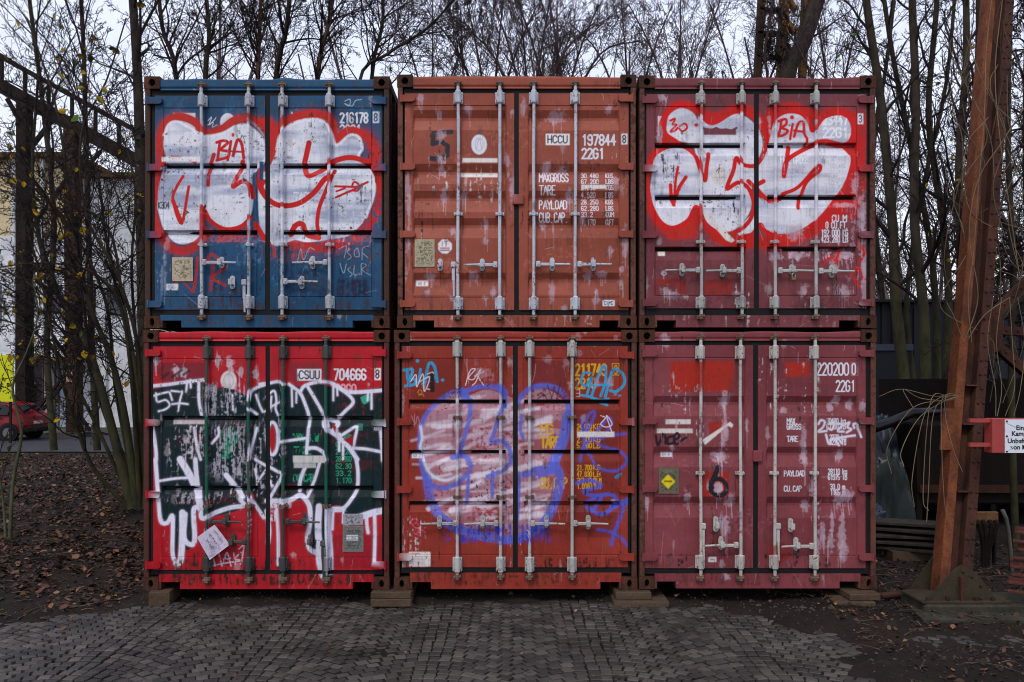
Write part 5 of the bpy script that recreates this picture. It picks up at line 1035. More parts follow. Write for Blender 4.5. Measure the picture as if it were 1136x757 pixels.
for (x, pth, r0, D, sd, lab) in ((158, [(160, 520), (160, 400), (157, 250), (154, 120), (150, 40), (144, -60), (146, -160)], .15, 17, 21, 'thick grey trunk rising right behind the left edge of the blue container'),
                                 (98, [(108, 500), (102, 380), (98, 250), (95, 150), (93, 60), (88, -40), (86, -120)], .07, 16, 22, 'slim straight tree in front of the white building, left of the thick grey trunk'),
                                 (30, [(60, 500), (52, 380), (60, 250), (48, 120), (34, 10), (20, -100)], .09, 20, 23, 'leaning bare tree in front of the steel bridge near the left edge')):
    T = guided(sd, D, [(pth, r0, r0*.45, .4)], levels=4, nch=(16, 7, 5, 3), lr=(.36, .5, .5, .5), ang=(48, 42, 42, 45), up=(.07, .05, .03, .01), start=.42, jit=.15)
    emit(T, 'bare_tree', base_of(pth[0][0], D), lab, 'tree', G_L, M_bark, M_twig, 4, 2, sd)
# right: slender mossy trunks
rt = ((1, [(1010, 520), (1006, 450), (994, 340), (990, 250), (978, 120), (962, 10), (952, -80)], .125, 15.0, 'leftmost mossy trunk behind the right end of the stack, leaning left'),
      (2, [(1030, 520), (1027, 440), (1024, 340), (1014, 240), (1016, 110), (1012, 0), (1016, -90)], .115, 14.6, 'straight mossy trunk, second from the left in the group by the rusty column'),
      (3, [(1040, 520), (1040, 440), (1038, 340), (1030, 260), (1008, 150), (990, 60), (975, -40)], .085, 16.5, 'thin trunk bending far left across the second mossy trunk'),
      (4, [(1052, 510), (1050, 420), (1052, 320), (1044, 230), (1030, 130), (1038, 20), (1044, -70)], .09, 15.6, 'slender trunk just right of the middle of the mossy group'),
      (5, [(1062, 500), (1062, 400), (1066, 300), (1064, 180), (1072, 60), (1070, -70)], .10, 14.2, 'upright trunk close to the left side of the rusty column'),
      (6, [(1078, 500), (1082, 400), (1076, 280), (1082, 150), (1086, 30), (1084, -70)], .10, 15.2, 'trunk wrapped in dry vines partly hidden by the rusty column'),
      (7, [(998, 520), (992, 440), (976, 300), (968, 180), (985, 60), (996, -40)], .07, 18, 'thin dark tree nearest to the upper plum container edge'),
      (8, [(1018, 520), (1014, 430), (1006, 330), (1026, 200), (1050, 90), (1062, -40)], .07, 17.5, 'thin tree leaning right and crossing between the mossy trunks'))
for sd, pth, r0, D, lab in rt:
    T = guided(100+sd, D, [(pth, r0, r0*.5, .3)], levels=4, nch=(15, 7, 5, 4), lr=(.27, .5, .5, .5), ang=(40, 42, 42, 45), up=(.10, .06, .03, .01), start=.3, jit=.15)
    emit(T, 'bare_tree', base_of(pth[0][0], D), lab, 'tree', G_R, M_barkg, M_twig, 6, 4, sd, .1)
# behind: crowns above the containers
bt = ((1, [(236, 500), (232, 300), (228, 90), (232, 40), (225, -40)], .09, 19, 'slim grey tree behind the left part of the blue container', M_bark),
      (2, [(285, 500), (284, 300), (286, 90), (288, 30), (292, -60)], .075, 18, 'straight reddish trunk behind the middle of the blue container', M_bark2),
      (3, [(300, 500), (300, 300), (306, 90), (318, 30), (326, -60)], .10, 20, 'grey tree leaning right behind the blue container', M_bark),
      (4, [(348, 500), (346, 300), (352, 90), (366, 20), (376, -60)], .08, 18.5, 'rusty brown trunk behind the right half of the blue container', M_bark2),
      (5, [(384, 500), (388, 300), (396, 100), (430, 60), (476, 30), (520, -20)], .05, 17.5, 'bare tree leaning far right above the right corner of the blue container', M_bark),
      (6, [(200, 500), (204, 300), (196, 90), (180, 30), (172, -60)], .09, 21, 'bare tree behind the top left corner of the blue container', M_bark),
      (7, [(402, 500), (405, 300), (412, 90), (425, 20), (420, -60)], .07, 20, 'thin bare tree behind the right corner of the blue container', M_bark))
for sd, pth, r0, D, lab, bk in bt:
    T = guided(200+sd, D, [(pth, r0, r0*.5, .3)], levels=4, nch=(26, 8, 6, 4), lr=(.24, .5, .5, .5), ang=(42, 42, 42, 45), up=(.08, .05, .03, .01), start=.45, jit=.14)
    emit(T, 'bare_tree', base_of(pth[0][0], D), lab, 'tree', G_B, bk, M_twig)
fans = ((11, 545, [(-60, -70), (-25, -90), (12, -90), (45, -80)], 18.5, 'birch with arching branches behind the left part of the orange brown container'),
        (12, 588, [(-70, -60), (-35, -80), (-10, -90), (20, -90), (62, -60)], 17.5, 'dense fan shaped birch behind the middle of the orange brown container'),
        (13, 618, [(-40, -90), (0, -90), (40, -80), (80, -40)], 19, 'birch spreading right behind the right half of the orange brown container'),
        (14, 700, [(-60, -60), (-10, -90), (40, -80)], 22, 'pale birch behind the gap between the orange brown and plum containers'),
        (15, 755, [(-50, -80), (0, -90), (40, -90)], 20, 'bare tree behind the left half of the upper plum container'),
        (16, 925, [(-60, -70), (-20, -90), (30, -90)], 18, 'bare tree behind the right half of the upper plum container'),
        (17, 480, [(-40, -70), (0, -90), (50, -70)], 23, 'faint birch behind the gap right of the blue container'),
        (18, 830, [(-40, -90), (20, -90), (60, -70)], 22, 'thin tree rising beside the lattice mast behind the upper plum container'))
for sd, x, dirs, D, lab in fans:
    st = [([(x, 505), (x+dx*.1, 300), (x+dx*.25, 130), (x+dx*.6, 60), (x+dx*1.15, 85+dy)], .06, .014, .4) for dx, dy in dirs]
    T = guided(sd, D, st, levels=4, nch=(13, 7, 5, 4), lr=(.25, .5, .5, .5), ang=(30, 34, 38, 42), up=(.08, .05, .03, .01), start=.5, jit=.11, rmin=.004)
    emit(T, 'birch' if 'birch' in lab else 'bare_tree', base_of(x, D), lab, 'tree', G_B, M_twigb, M_twigb)
# hanging mass of dry vines right of the rusty column
T = guided(77, 10.6, [([(1128, 640), (1122, 450), (1124, 300), (1118, 150), (1122, -40)], .05, .03, 0), ([(1160, 640), (1150, 400), (1138, 200), (1140, -40)], .06, .03, .3), ([(1190, 600), (1180, 300), (1170, 0)], .05, .03, .6)],
           levels=4, nch=(30, 7, 5, 4), lr=(.17, .6, .6, .5), ang=(70, 55, 50, 50), up=(-.12, -.10, -.06, -.03), start=.35, jit=.2)
emit(T, 'vine_thicket', base_of(1140, 10.6), 'dense dark curtain of twigs hanging right behind the rusty column', 'vines', None, M_bark, M_twig)
# far-off wood: one mass of twigs
protos = []
for sd in range(4):
    T = Tree(300+sd, levels=4, nch=(16, 7, 5, 3), lr=(.36, .5, .5, .5), ang=(38, 40, 42, 45), rmin=.008, start=.16, jit=.13); T.grow((0, 0, 0), (0, 0, 1), 15, .13, 0); protos.append(tubes_np(T.trunk+T.br))
VV, FF, n0 = [], [], 0; rng = random.Random(5)
for i in range(150):
    D = rng.uniform(25, 46); x = PX(rng.uniform(-80, 1230) if i < 95 else rng.uniform(1230, 1900), D); V, F = protos[i % 4]
    if x < PX(170, D) and D > 24: D = rng.uniform(42, 52); x = PX(rng.uniform(-500, 180), D)
    if PX(800, D) > x > PX(640, D) and rng.random() < .5: continue
    a = rng.uniform(0, 6.28); s_ = rng.uniform(.75, 1.25); c, sn = math.cos(a)*s_, math.sin(a)*s_
    VV.append(np.stack([V[:, 0]*c-V[:, 1]*sn+x, V[:, 0]*sn+V[:, 1]*c+D, V[:, 2]*s_], 1)); FF.append(F+n0); n0 += len(V)
fw = np_mesh('far_wood', np.vstack(VV), np.vstack(FF), bark('far_twigs', (62, 52, 54), (88, 76, 76)), None)
tag(fw, 'thin far-off wood of bare trees against the sky', 'wood', None, 'stuff')
# ---------------------------------------------------------------- left background
def sheet(name, x0, x1, y0, y1, z, mat, kind='structure'):
    nx, ny = 60, 30; X, Y = np.meshgrid(np.linspace(x0, x1, nx), np.linspace(y0, y1, ny)); V = np.stack([X.ravel(), Y.ravel(), np.full(X.size, z)], 1)
    o = np_mesh(name, V, grid_faces(nx, ny), mat); tag(o, kind=kind); return o
M_asph = plain('asphalt', (50, 50, 56), .8, .3, 3, bmp=.4)
sheet('road', -70, 12, 25.5, 33.3, .012, M_asph)
kb = MB().box(-70, 12, 33.3, 33.5, -.05, .12, bev=.01).build('kerb', plain('kerb_stone', (84, 82, 80), .9, .3, 4)); tag(kb, kind='structure')
sheet('pavement', -70, 12, 33.5, 37.6, .10, plain('mossy_pavement', (66, 66, 54), .95, .35, 2, bmp=.4))
M_white = painted('whitewashed_wall', (214, 217, 222), rust=.72, streak=.45, attr=False, rough=.8, rustcol=(96, 84, 76)); M_cream = painted('cream_wall', (214, 196, 156), rust=.7, streak=.4, attr=False, rough=.8)
M_dark = plain('dark_opening', (16, 14, 18), .6); M_glass = plain('dusty_window_glass', (66, 72, 84), .25, .3, 2)
M_purple = plain('purple_painted_frame', (70, 34, 62), .6); M_brk = plain('whitewashed_brick', (140, 138, 136), .9, .3, 14, bmp=.5); M_timber = rusty('old_timber', (78, 58, 40), (112, 88, 62), (40, 30, 24), 6)
DB = 38.
bl = empty('industrial_building', (PX(70, DB), DB, 0), 'long whitewashed industrial building with cream upper wall across the road at the left', 'building')
K = []
def bx(name, a, b_, t, u, D, dep, mat, lab=None, bev=0):
    o = MB().box(PX(a, D), PX(b_, D), D, D+dep, PZ(u, D), PZ(t, D), bev=bev).build(name, mat); K.append(o)
    if lab: o['label'] = lab
    return o
bx('wall', 78, 290, 196, 486, DB+.4, 9, M_white); bx('wall', -260, 78, 262, 486, DB, 9.4, M_white); bx('wall', -260, 78, 174, 262, DB+.02, 9.38, M_cream, 'cream upper wall')
bx('roof', -264, 82, 168.5, 174, DB-.5, 10.4, M_timber); bx('roof', 82, 294, 191, 196, DB, 9.8, M_timber)
for x in (-60, -20, 12, 44, 74): bx('pilaster', x, x+4, 176, 395, DB-.18, .2, M_white)
for x in (112, 150, 190): bx('pilaster', x, x+5, 198, 478, DB+.2, .22, M_white)
bx('canopy', 26, 78, 384, 396, DB-1.6, 1.62, M_white); bx('canopy_edge', 24, 79, 396, 398.5, DB-1.7, 1.72, M_timber)
bx('doorway', 29, 48, 399, 474, DB-.03, .06, M_dark)
for a, b_, t, u in ((28.5, 30, 399, 474), (46.5, 48, 399, 474), (30, 46.5, 424, 426.5), (37, 38, 426, 474)): bx('door_frame', a, b_, t, u, DB-.12, .08, M_purple)
bx('brick_pier', 49, 60, 399, 474, DB-.25, .27, M_brk); bx('side_door', 66, 78, 404, 474, DB-.06, .08, plain('pale_blue_door', (150, 160, 178), .6)); bx('drainpipe', 62.5, 64.5, 399, 474, DB-.15, .14, plain('zinc', (100, 104, 110), .5))
for a, b_, t, u in ((101, 110, 431, 443), (92, 106, 316, 350), (120, 138, 316, 350), (-18, 4, 316, 360), (18, 40, 316, 350), (50, 70, 316, 350)):
    DW = DB if a < 78 else DB+.4
    fr = MB().box(PX(a, DW), PX(b_, DW), DW-.06, DW+.02, PZ(u, DW), PZ(t, DW)).build('window', M_white if a < 78 else M_dark)
    pn = MB().box(PX(a+1, DW), PX(b_-1, DW), DW-.075, DW-.062, PZ(u-1, DW), PZ(t+1, DW)).build('pane', M_glass, fr); K.append(fr)
adopt(bl, *K)
# steel bridge, sloping down to the right
M_steel = rusty('dark_riveted_steel', (26, 23, 24), (48, 36, 31), (18, 15, 16), 3); M_steelr = rusty('rust_brown_steel', (44, 34, 28), (72, 52, 40), (30, 24, 22), 3)
def beam(a, b_, D, w, dep, D2=None):
    """square bar from photo point a to b_, w px high"""
    p, q = WP(a[0], a[1], D), WP(b_[0], b_[1], D2 or D); d_ = q-p; L = d_.length; k = D/F_PX*w
    M = Matrix.Translation(p) @ d_.to_track_quat('X', 'Z').to_matrix().to_4x4()
    return MB().box(0, L, -dep/2, dep/2, -k/2, k/2, M)
DT = 32.2
br = empty('steel_bridge', (PX(27, DT), DT, 0), 'dark riveted steel girder bridge sloping down to the right behind the bare branches', 'steel bridge')
K = []
def bm_(name, a, b_, w, dep=.3, mat=M_steel, D=DT): o = beam(a, b_, D, w, dep).build(name, mat); K.append(o); return o
for dz in (0, 3.4):
    Dz = DT+dz
    bm_('top_chord', (-430, -172), (200, 172), 5, .3, D=Dz); bm_('girder', (-430, -142), (230, 222), 15, .25, D=Dz)
    prev = None
    for i, x in enumerate(range(-414, 200, 26)):
        t = (x, 35+(x+50)*.546); u = (x, 68+(x+50)*.552); bm_('post', t, u, 3, .12, D=Dz)
        if prev: bm_('diagonal', prev, t if i % 2 else u, 2.6, .1, D=Dz)
        prev = u if i % 2 else t
bm_('column', (27, 108), (26, 482), 11, .45); bm_('column', (80, 146), (83, 482), 12.5, .5, M_steelr); bm_('column', (30, 108), (31, 482), 8, .4, D=DT+3.4)
for a, b_, w in (((48, 372), (78, 411), 2.4), ((58, 372), (79, 403), 2.4), ((78, 408), (36, 462), 2.6), ((78, 416), (42, 462), 2.6), ((30, 404), (78, 411), 2.4), ((82, 412), (104, 384), 2.4), ((82, 450), (100, 478), 2.2), ((30, 170), (62, 128), 4), ((32, 150), (8, 110), 4), ((82, 200), (112, 168), 3), ((78, 200), (52, 160), 3), ((30, 300), (80, 300), 3), ((30, 190), (80, 260), 3), ((80, 190), (30, 260), 2.5)): bm_('brace', a, b_, w, .14)
bx_n = MB().box(PX(78, DT), PX(85, DT), DT-.30, DT-.26, PZ(424, DT), PZ(411, DT)).build('notice_plate', plain('notice_plate', (150, 120, 104), .7)); K.append(bx_n)
bm_('footing', (70, 484), (96, 484), 9, .8, plain('footing_concrete', (70, 70, 66), .9))
adopt(br, *K)
# yellow board
DY = 29.; yb = empty('yellow_board', (PX(4, DY), DY, 0), 'plain yellow green board standing behind the red car', 'board')
K = [MB().box(PX(-24, DY), PX(14.5, DY), DY, DY+.05, PZ(446, DY), PZ(394, DY), bev=.01).build('panel', plain('yellow_green_paint', (190, 196, 10), .5, .08)),
     MB().box(PX(-20, DY), PX(-18, DY), DY+.052, DY+.12, 0, PZ(396, DY)).build('post', M_steel), MB().box(PX(9, DY), PX(11, DY), DY+.052, DY+.12, 0, PZ(396, DY)).build('post', M_steel)]
adopt(yb, *K)
# red hatchback, tail towards the right
def build_car():
    D = 31.; x_r = PX(42.5, D); root = empty('parked_car', (x_r-3.63, D, 0.012), 'red hatchback parked at the left edge of the picture in front of the building', 'car')
    M_red = plain('red_car_paint', (120, 6, 16), .35, .06, 2, bmp=0); M_gl = plain('car_glass', (20, 24, 30), .08, .1, 2, bmp=0); M_ty = plain('tyre_rubber', (16, 16, 17), .85); M_rim = plain('wheel_rim', (110, 112, 116), .35, .1, 5, .6); M_bk = plain('black_plastic', (20, 20, 22), .6)
    # local x: 0 = front, 3.6 = tail (right in the picture); y: -.82 .. .82
    prof = [(0.02, .32), (.0, .62), (.10, .80), (.55, .93), (.95, 1.00), (1.55, 1.40), (2.0, 1.475), (2.7, 1.46), (3.15, 1.38), (3.42, 1.10), (3.58, .90), (3.63, .60), (3.58, .30)]
    def car_sec(sc, y, drop=0): return [(x if .9 > z else 1.8+(x-1.8)*sc, y*(1 if z < .95 else .80+.2*max(0, (1.475-z))/.53), z) for x, z in prof]
    rows = []; ys = (-.80, -.84, -.70, 0, .70, .84, .80)
    V = []; F = []; n = len(prof); zz = [(x, z) for x, z in prof]
    for j, y in enumerate(ys):
        inset = 0 if abs(y) < .75 else (.03 if abs(y) > .82 else .06)
        for (x, z) in prof:
            yy = y*(1 if z < .95 else 1-.24*min(1, (z-.95)/.5)); cx_ = 1.8+(x-1.8)*(1-inset*.4-(.02 if abs(y) > .5 else 0)); V.append((cx_, yy, z if j not in (0, 6) else min(z, z) - (0 if z < .4 else .02)))
    for j in range(len(ys)-1):
        for i in range(n-1): F.append((j*n+i, (j+1)*n+i, (j+1)*n+i+1, j*n+i+1))
        F.append((j*n+n-1, (j+1)*n+n-1, (j+1)*n, j*n))
    F.append(tuple(range(n))); F.append(tuple((len(ys)-1)*n+i for i in range(n-1, -1, -1)))
    K = []
    m = MB(); m.add(V, F); body = m.build('body', M_red, None, False); K.append(body)
    for sy in (-1, 1):
        yo = sy*.80
        def side(name, pts, mat, th=.02, out=.0):
            # panel following the inward lean of the cabin
            vs = [(x, sy*(.842*(1-.24*max(0, min(1, (z-.95)/.5)))+out), z) for x, z in pts]; vs2 = [(x, y-sy*.05, z) for x, y, z in vs]; k = len(vs)
            K.append(MB().add(vs+vs2, [tuple(range(k)), tuple(range(2*k-1, k-1, -1))]+[(i, i+k, (i+1) % k+k, (i+1) % k) for i in range(k)]).build(name, mat))
        side('side_window', [(1.25, .98), (1.62, 1.33), (2.05, 1.39), (2.05, .98)], M_gl, out=.012); side('side_window', [(2.12, .98), (2.12, 1.39), (2.75, 1.37), (3.0, 1.2), (2.95, .98)], M_gl, out=.012)
        side('sill_trim', [(.95, .22), (.95, .32), (2.65, .32), (2.65, .22)], M_bk, out=.012); side('door_handle', [(2.55, .86), (2.55, .89), (2.72, .89), (2.72, .86)], M_bk, out=.02)
        side('tail_light', [(3.40, .72), (3.38, 1.02), (3.50, .98), (3.60, .72)], plain('tail_light', (150, 14, 14), .2, bmp=0), out=.01)
        for wx in (.66, 2.98):
            K.append(MB().tube([(wx, sy*.60, .30), (wx, sy*.85, .30)], .30, 28).build('tyre', M_ty)); rim = MB().tube([(wx, sy*.80, .30), (wx, sy*.862, .30)], .19, 20).build('rim', M_rim); K.append(rim)
            arch = MB().tube([(wx, sy*.70, .32), (wx, sy*.847, .32)], .36, 26).build('wheel_arch', M_bk); K.append(arch)
    K.append(MB().add([(3.20, -.56, 1.35), (3.20, .56, 1.35), (3.475, .60, 1.02), (3.475, -.60, 1.02), (3.16, -.56, 1.33), (3.16, .56, 1.33), (3.42, .6, 1.0), (3.42, -.6, 1.0)], [(0, 3, 2, 1), (4, 5, 6, 7), (0, 1, 5, 4), (1, 2, 6, 5), (2, 3, 7, 6), (3, 0, 4, 7)]).build('rear_window', M_gl))
    K.append(MB().box(3.44, 3.68, -.78, .78, .30, .52, bev=.05).build('rear_bumper', M_bk)); K.append(MB().box(3.585, 3.64, -.26, .26, .62, .73).build('number_plate', plain('number_plate', (190, 190, 186), .4)))
    for o in K: o.parent = root
build_car()
# lattice mast behind the upper plum container
DM = 21.; ms = empty('lattice_mast', (PX(850, DM), DM, 0), 'leaning lattice mast with climbing vines behind the upper plum container', 'mast')
M_yel = rusty('weathered_yellow_steel', (150, 108, 56), (120, 84, 46), (58, 42, 32), 5); K = []
def legm(name, a, b_, w, D, mat): o = beam(a, b_, D, w, .22).build(name, mat); K.append(o)
for D_ in (DM, DM+1.2):
    legm('leg', (818, 505), (848, -60), 7, D_, M_steelr); legm('leg', (852, 505), (872, -60), 9, D_, M_yel); legm('leg', (872, 505), (896, -60), 7, D_, M_yel)
    for y in range(-40, 480, 26):
        f = lambda y, a, b_: a+(b_-a)*(505-y)/565
        legm('lattice_bar', (f(y, 818, 844), y), (f(y, 852, 866), y), 3, D_, M_steelr); legm('lattice_bar', (f(y, 852, 866), y), (f(y+26, 872, 884), y+26), 3.6, D_, M_yel)
adopt(ms, *K)
T = guided(55, 20.4, [([(850, 505), (862, 250), (872, 90), (890, 50), (912, -20), (930, -90)], .25, .19, 0)], levels=3, nch=(16, 6, 4, 3), lr=(.2, .5, .5, .5), start=.45)
emit(T, 'bare_tree', base_of(850, 20.4), 'thick dark trunk leaning right against the lattice mast', 'tree', G_B, M_bark, M_twig, 0, 6, 3)
T = guided(56, 20.6, [([(846, 505), (850, 300), (852, 100), (848, 60), (858, 0), (862, -60)], .04, .03, 0), ([(870, 505), (866, 300), (868, 100), (862, 50), (878, -40)], .04, .03, 0)], levels=4, nch=(26, 6, 5, 4), lr=(.07, .6, .6, .5), ang=(70, 55, 50, 50), start=.5, jit=.24)
emit(T, 'climbing_vine', base_of(852, 20.6), 'tangled dry vine climbing the lattice mast', 'vine', None, M_twigb, M_twig, 0, 30, 3)
# ---------------------------------------------------------------- right side: rusty column and the clutter behind it
M_ora = rusty('orange_rust', (74, 44, 32), (118, 68, 42), (38, 27, 24), 5, .85, (1.4, 1.4, .6)); M_drk = rusty('dark_rust_paint', (44, 30, 27), (74, 46, 36), (26, 22, 22), 6)
M_moss = rusty('mossy_steel', (44, 41, 32), (66, 57, 44), (34, 38, 24), 7); M_conc = rusty('mossy_concrete', (46, 44, 38), (70, 65, 56), (32, 34, 25), 4, .95, (1, 1, 1))
SCW = .97
colr = empty('rusty_column', (PX(1060, 8.), 8.0, .14), 'tall leaning riveted steel column, rusty orange, right of the containers', 'steel column')
K = []; Pb, Pt = np.array(WP(1043, 644, 7.95)), np.array(WP(1101, -60, 9.9)); axz = Pt-Pb; Lc = np.linalg.norm(axz); axz /= Lc
M4 = Matrix.Translation(Pb) @ Matrix(((SCW, 0, axz[0], 0), (0, SCW, axz[1], 0), (0, 0, axz[2], 0), (0, 0, 0, 1)))
o = MB().box(0, .10, 0, .18, -.2, Lc, M4, .006).build('flange', M_ora); K.append(o)
o = MB().box(.105, .215, .09, .11, -.2, Lc, M4).build('web', M_drk); K.append(o)
m = MB().box(.215, .325, -.012, .14, -.2, Lc, M4, .004)
for i in range(int(Lc/.16)):
    for u in ((.245, .305) if i % 3 else (.275,)):
        p = M4 @ Vector((u, -.012, .1+i*.16)); m.tube([p, p+Vector((0, -.010, 0)), p+Vector((0, -.016, 0))], [.017, .014, .004], 8)
K.append(m.build('riveted_flange', M_drk))
for i in (0, 1): pass
for z in (.9, 1.62, 2.05): K.append(MB().box(.10, .22, -.03, .09, z, z+.016, M4).build('stiffener', M_drk))
K.append(MB().box(-.12, .03, -.005, .012, 1.35, 1.80, M4 @ Matrix.Rotation(.0, 4, 'Y')).build('side_plate', M_ora))
def tri(name, pts, y0, y1, mat):
    q = [(PX(x, y0), PZ(y, y0)) for x, y in pts]
    return MB().prism(q, y0, y1).build(name, mat)
K.append(tri('gusset_plate', [(1024, 671), (1110, 671), (1084, 636), (1068, 627), (1060, 632)], 7.64, 7.665, M_moss)); K.append(tri('gusset_plate', [(1003, 663), (1050, 663), (1050, 612), (1040, 612)], 8.28, 8.305, M_moss))
m = MB()
for x, y in ((1068, 634), (1068, 644), (1068, 654), (1068, 664), (1050, 662), (1036, 666), (1088, 664), (1100, 667), (1078, 640), (1088, 650)):
    p = WP(x, y, 7.64); m.tube([p, p+Vector((0, -.012, 0)), p+Vector((0, -.018, 0))], [.016, .013, .004], 8)
m.box(PX(1066, 7.6), PX(1070, 7.6), 7.60, 7.64, .15, PZ(640, 7.62)); K.append(m.build('gusset_rib', M_drk))
K.append(MB().box(PX(1022, 7.6), PX(1122, 7.6), 7.58, 8.0, .125, .152, bev=.006).build('base_plate', M_moss))
m = MB()
for x in (1030, 1052, 1084, 1102): m.tube([(PX(x, 7.6), 7.61, .15), (PX(x, 7.6), 7.61, .185)], .018, 6); K.append(m.build('anchor_bolt', M_drk)); m = MB()
# truss members springing to the right
def br2(name, a, b_, w, D, mat=M_drk, riv=True, D2=None):
    m = beam(a, b_, D, w, .09, D2); p, q = WP(a[0], a[1], D), WP(b_[0], b_[1], D2 or D); n = int((q-p).length/.13)
    if riv:
        for i in range(n):
            c = p.lerp(q, (i+.5)/n); m.tube([c+Vector((0, -.045, 0)), c+Vector((0, -.058, 0))], [.016, .009], 7)
    o = m.build(name, mat); K.append(o)
br2('brace', (1098, 352), (1190, 262), 9, 9.0, M_drk); br2('brace', (1098, 378), (1190, 458), 10, 9.0, M_drk); br2('brace', (1094, 366), (1200, 372), 9, 9.12, M_drk); br2('brace', (1104, 358), (1190, 276), 4, 9.3, M_moss)
K.append(tri('gusset_plate', [(1092, 340), (1112, 352), (1112, 388), (1090, 396)], 8.92, 8.94, M_drk))
adopt(colr, *K)
pln = MB().box(PX(1024, 7.6), 6.4, 7.56, 8.05, -.05, .124, bev=.02).build('concrete_plinth', M_conc); tag(pln, 'mossy concrete plinth under the foot of the rusty column', 'plinth')
sb = MB(); pts = [(PX(1000, 8.05), 8.05), (PX(1024, 7.32), 7.32), (6.2, 7.26), (6.2, 7.9), (PX(1006, 8.1), 8.12)]
sb.add([(x, y, .055) for x, y in pts]+[(x, y, -.06) for x, y in pts], [(0, 1, 2, 3, 4), (9, 8, 7, 6, 5)]+[(i, i+5, (i+1) % 5+5, (i+1) % 5) for i in range(5)])
sb = sb.build('concrete_slab', M_conc); tag(sb, 'low worn concrete slab in front of the column plinth', 'slab')
# timber blocks under the container corners
M_blk = rusty('weathered_block', (66, 54, 43), (88, 73, 58), (40, 34, 30), 9, .9, (.3, 1, 1))
Zc = PZ(654.5)
def block(x0, x1, z0, z1, y0, lab, rot=0):
    c = Vector(((PX(x0, y0)+PX(x1, y0))/2, y0+.25, 0)); y0 += .17; w = PX(x1, y0)-PX(x0, y0)
    o = MB().box(-w/2, w/2, -.25, .25, z0, z1, bev=.006).build('timber_block', M_blk); o.location = c; o.rotation_euler = (0, 0, rot); tag(o, lab, 'timber block', 'timber blocks under the containers')
block(162, 184, -.01, Zc-.004, 7.98, 'weathered timber block under the bottom left corner of the red container', .12)
block(411, 455, .0, .075, 7.93, 'lower timber block of the pair between the red and rust red containers', .02); block(412, 456, .077, Zc-.004, 7.96, 'upper timber block of the pair between the red and rust red containers', -.02)
block(682, 742, .0, .06, 7.90, 'wide lower block between the rust red and the lower plum container', 0); block(683, 722, .062, Zc-.004, 7.96, 'upper block between the rust red and the lower plum container', .02)
block(928, 972, .0, .07, 7.86, 'lower timber block under the right corner of the lower plum container', -.03); block(942, 976, .072, Zc-.004, 7.90, 'upper timber block under the right corner of the lower plum container', .04)
# sign
DS = 7.85; sg = empty('warning_sign', (PX(1101, DS), DS, PZ(503, DS)), 'white notice board with black German text in a red frame on the rusty column', 'sign')
M_sred = plain('faded_red_paint', (150, 60, 56), .55, .12, 8); M_sw = plain('white_enamel', (206, 210, 220), .4, .05, 8, bmp=0); K = []
K.append(MB().box(PX(1101, DS), PX(1166, DS), DS, DS+.14, PZ(503, DS), PZ(464.5, DS), bev=.006).build('box', M_sred)); K.append(MB().box(PX(1114.5, DS), PX(1165, DS), DS-.008, DS, PZ(502.5, DS), PZ(465.5, DS)).build('board', M_sw))
for y in (467, 494): K.append(MB().box(PX(1078, DS), PX(1101, DS), DS+.03, DS+.07, PZ(y+2, DS), PZ(y-2.2, DS)).build('bracket_arm', M_sred))
for y in (467.5, 484, 501): K.append(MB().tube([(PX(1116.3, DS), DS-.014, PZ(y, DS)), (PX(1116.3, DS), DS-.007, PZ(y, DS))], .009, 8).build('screw', M_dark))
M_ink = plain('black_lettering', (16, 16, 20), .5, bmp=0); M_teal = plain('faded_green_tape', (150, 204, 186), .6, bmp=0)
def txt(s_, x, y, h, D, mat, parent_list):
    cu = bpy.data.curves.new('lettering', 'FONT'); cu.body = s_; cu.size = h*1.38; cu.offset = .0016; cu.extrude = .0006
    to = bpy.data.objects.new('tmp', cu); COL.objects.link(to); bpy.context.view_layer.update()
    me = bpy.data.meshes.new_from_object(to.evaluated_get(bpy.context.evaluated_depsgraph_get())); bpy.data.objects.remove(to)
    me.transform(Matrix.Translation((x, D, y)) @ Matrix.Rotation(math.pi/2, 4, 'X')); me.materials.clear(); me.materials.append(mat); o = bpy.data.objects.new('lettering', me); COL.objects.link(o); parent_list.append(o)
for s_, px, py in (('Eing', 1126.5, 477), ('Kampf', 1121.5, 483.5), ('Unbefug', 1117, 491.5), ('von M', 1120.5, 498.5)): txt(s_, PX(px, DS), PZ(py, DS), .046, DS-.0095, M_ink, K)
for a, b_ in (((1117, 469.5), (1127, 474)), ((1118, 501), (1131, 490))): K.append(beam(a, b_, DS-.0098, .9, .001).build('tape', M_teal))
adopt(sg, *K)
# stack of steel bars at the right edge
M_bar = rusty('red_oxide_bar', (66, 38, 34), (94, 56, 48), (40, 32, 32), 9)
tips = [(1126, 590), (1123.5, 600), (1129, 609), (1120.6, 618.5), (1120.3, 628), (1121.6, 637), (1118.8, 646), (1117.5, 655.5)]
nm = ['topmost', 'second', 'third', 'fourth', 'fifth', 'sixth', 'seventh', 'lowest']
for i, (x, y) in enumerate(tips):
    D = 7.75-.02*i; p = WP(x, y, D); m = MB(); L = 1.5
    m.box(0, L, -.03, .03, -.012, .012, bev=.004); m.box(0, L, .018, .03, .012, .05) if i % 2 == 0 else None
    o = m.build('steel_bar', M_bar); o.location = p; o.rotation_euler = (0, .0+.01*(i % 3), -.62+.04*(i % 3)); tag(o, nm[i]+' red brown steel bar of the stack at the right edge' + (' counted from the top' if 0 < i < 7 else ''), 'steel bar', 'steel bars stacked at the right edge')
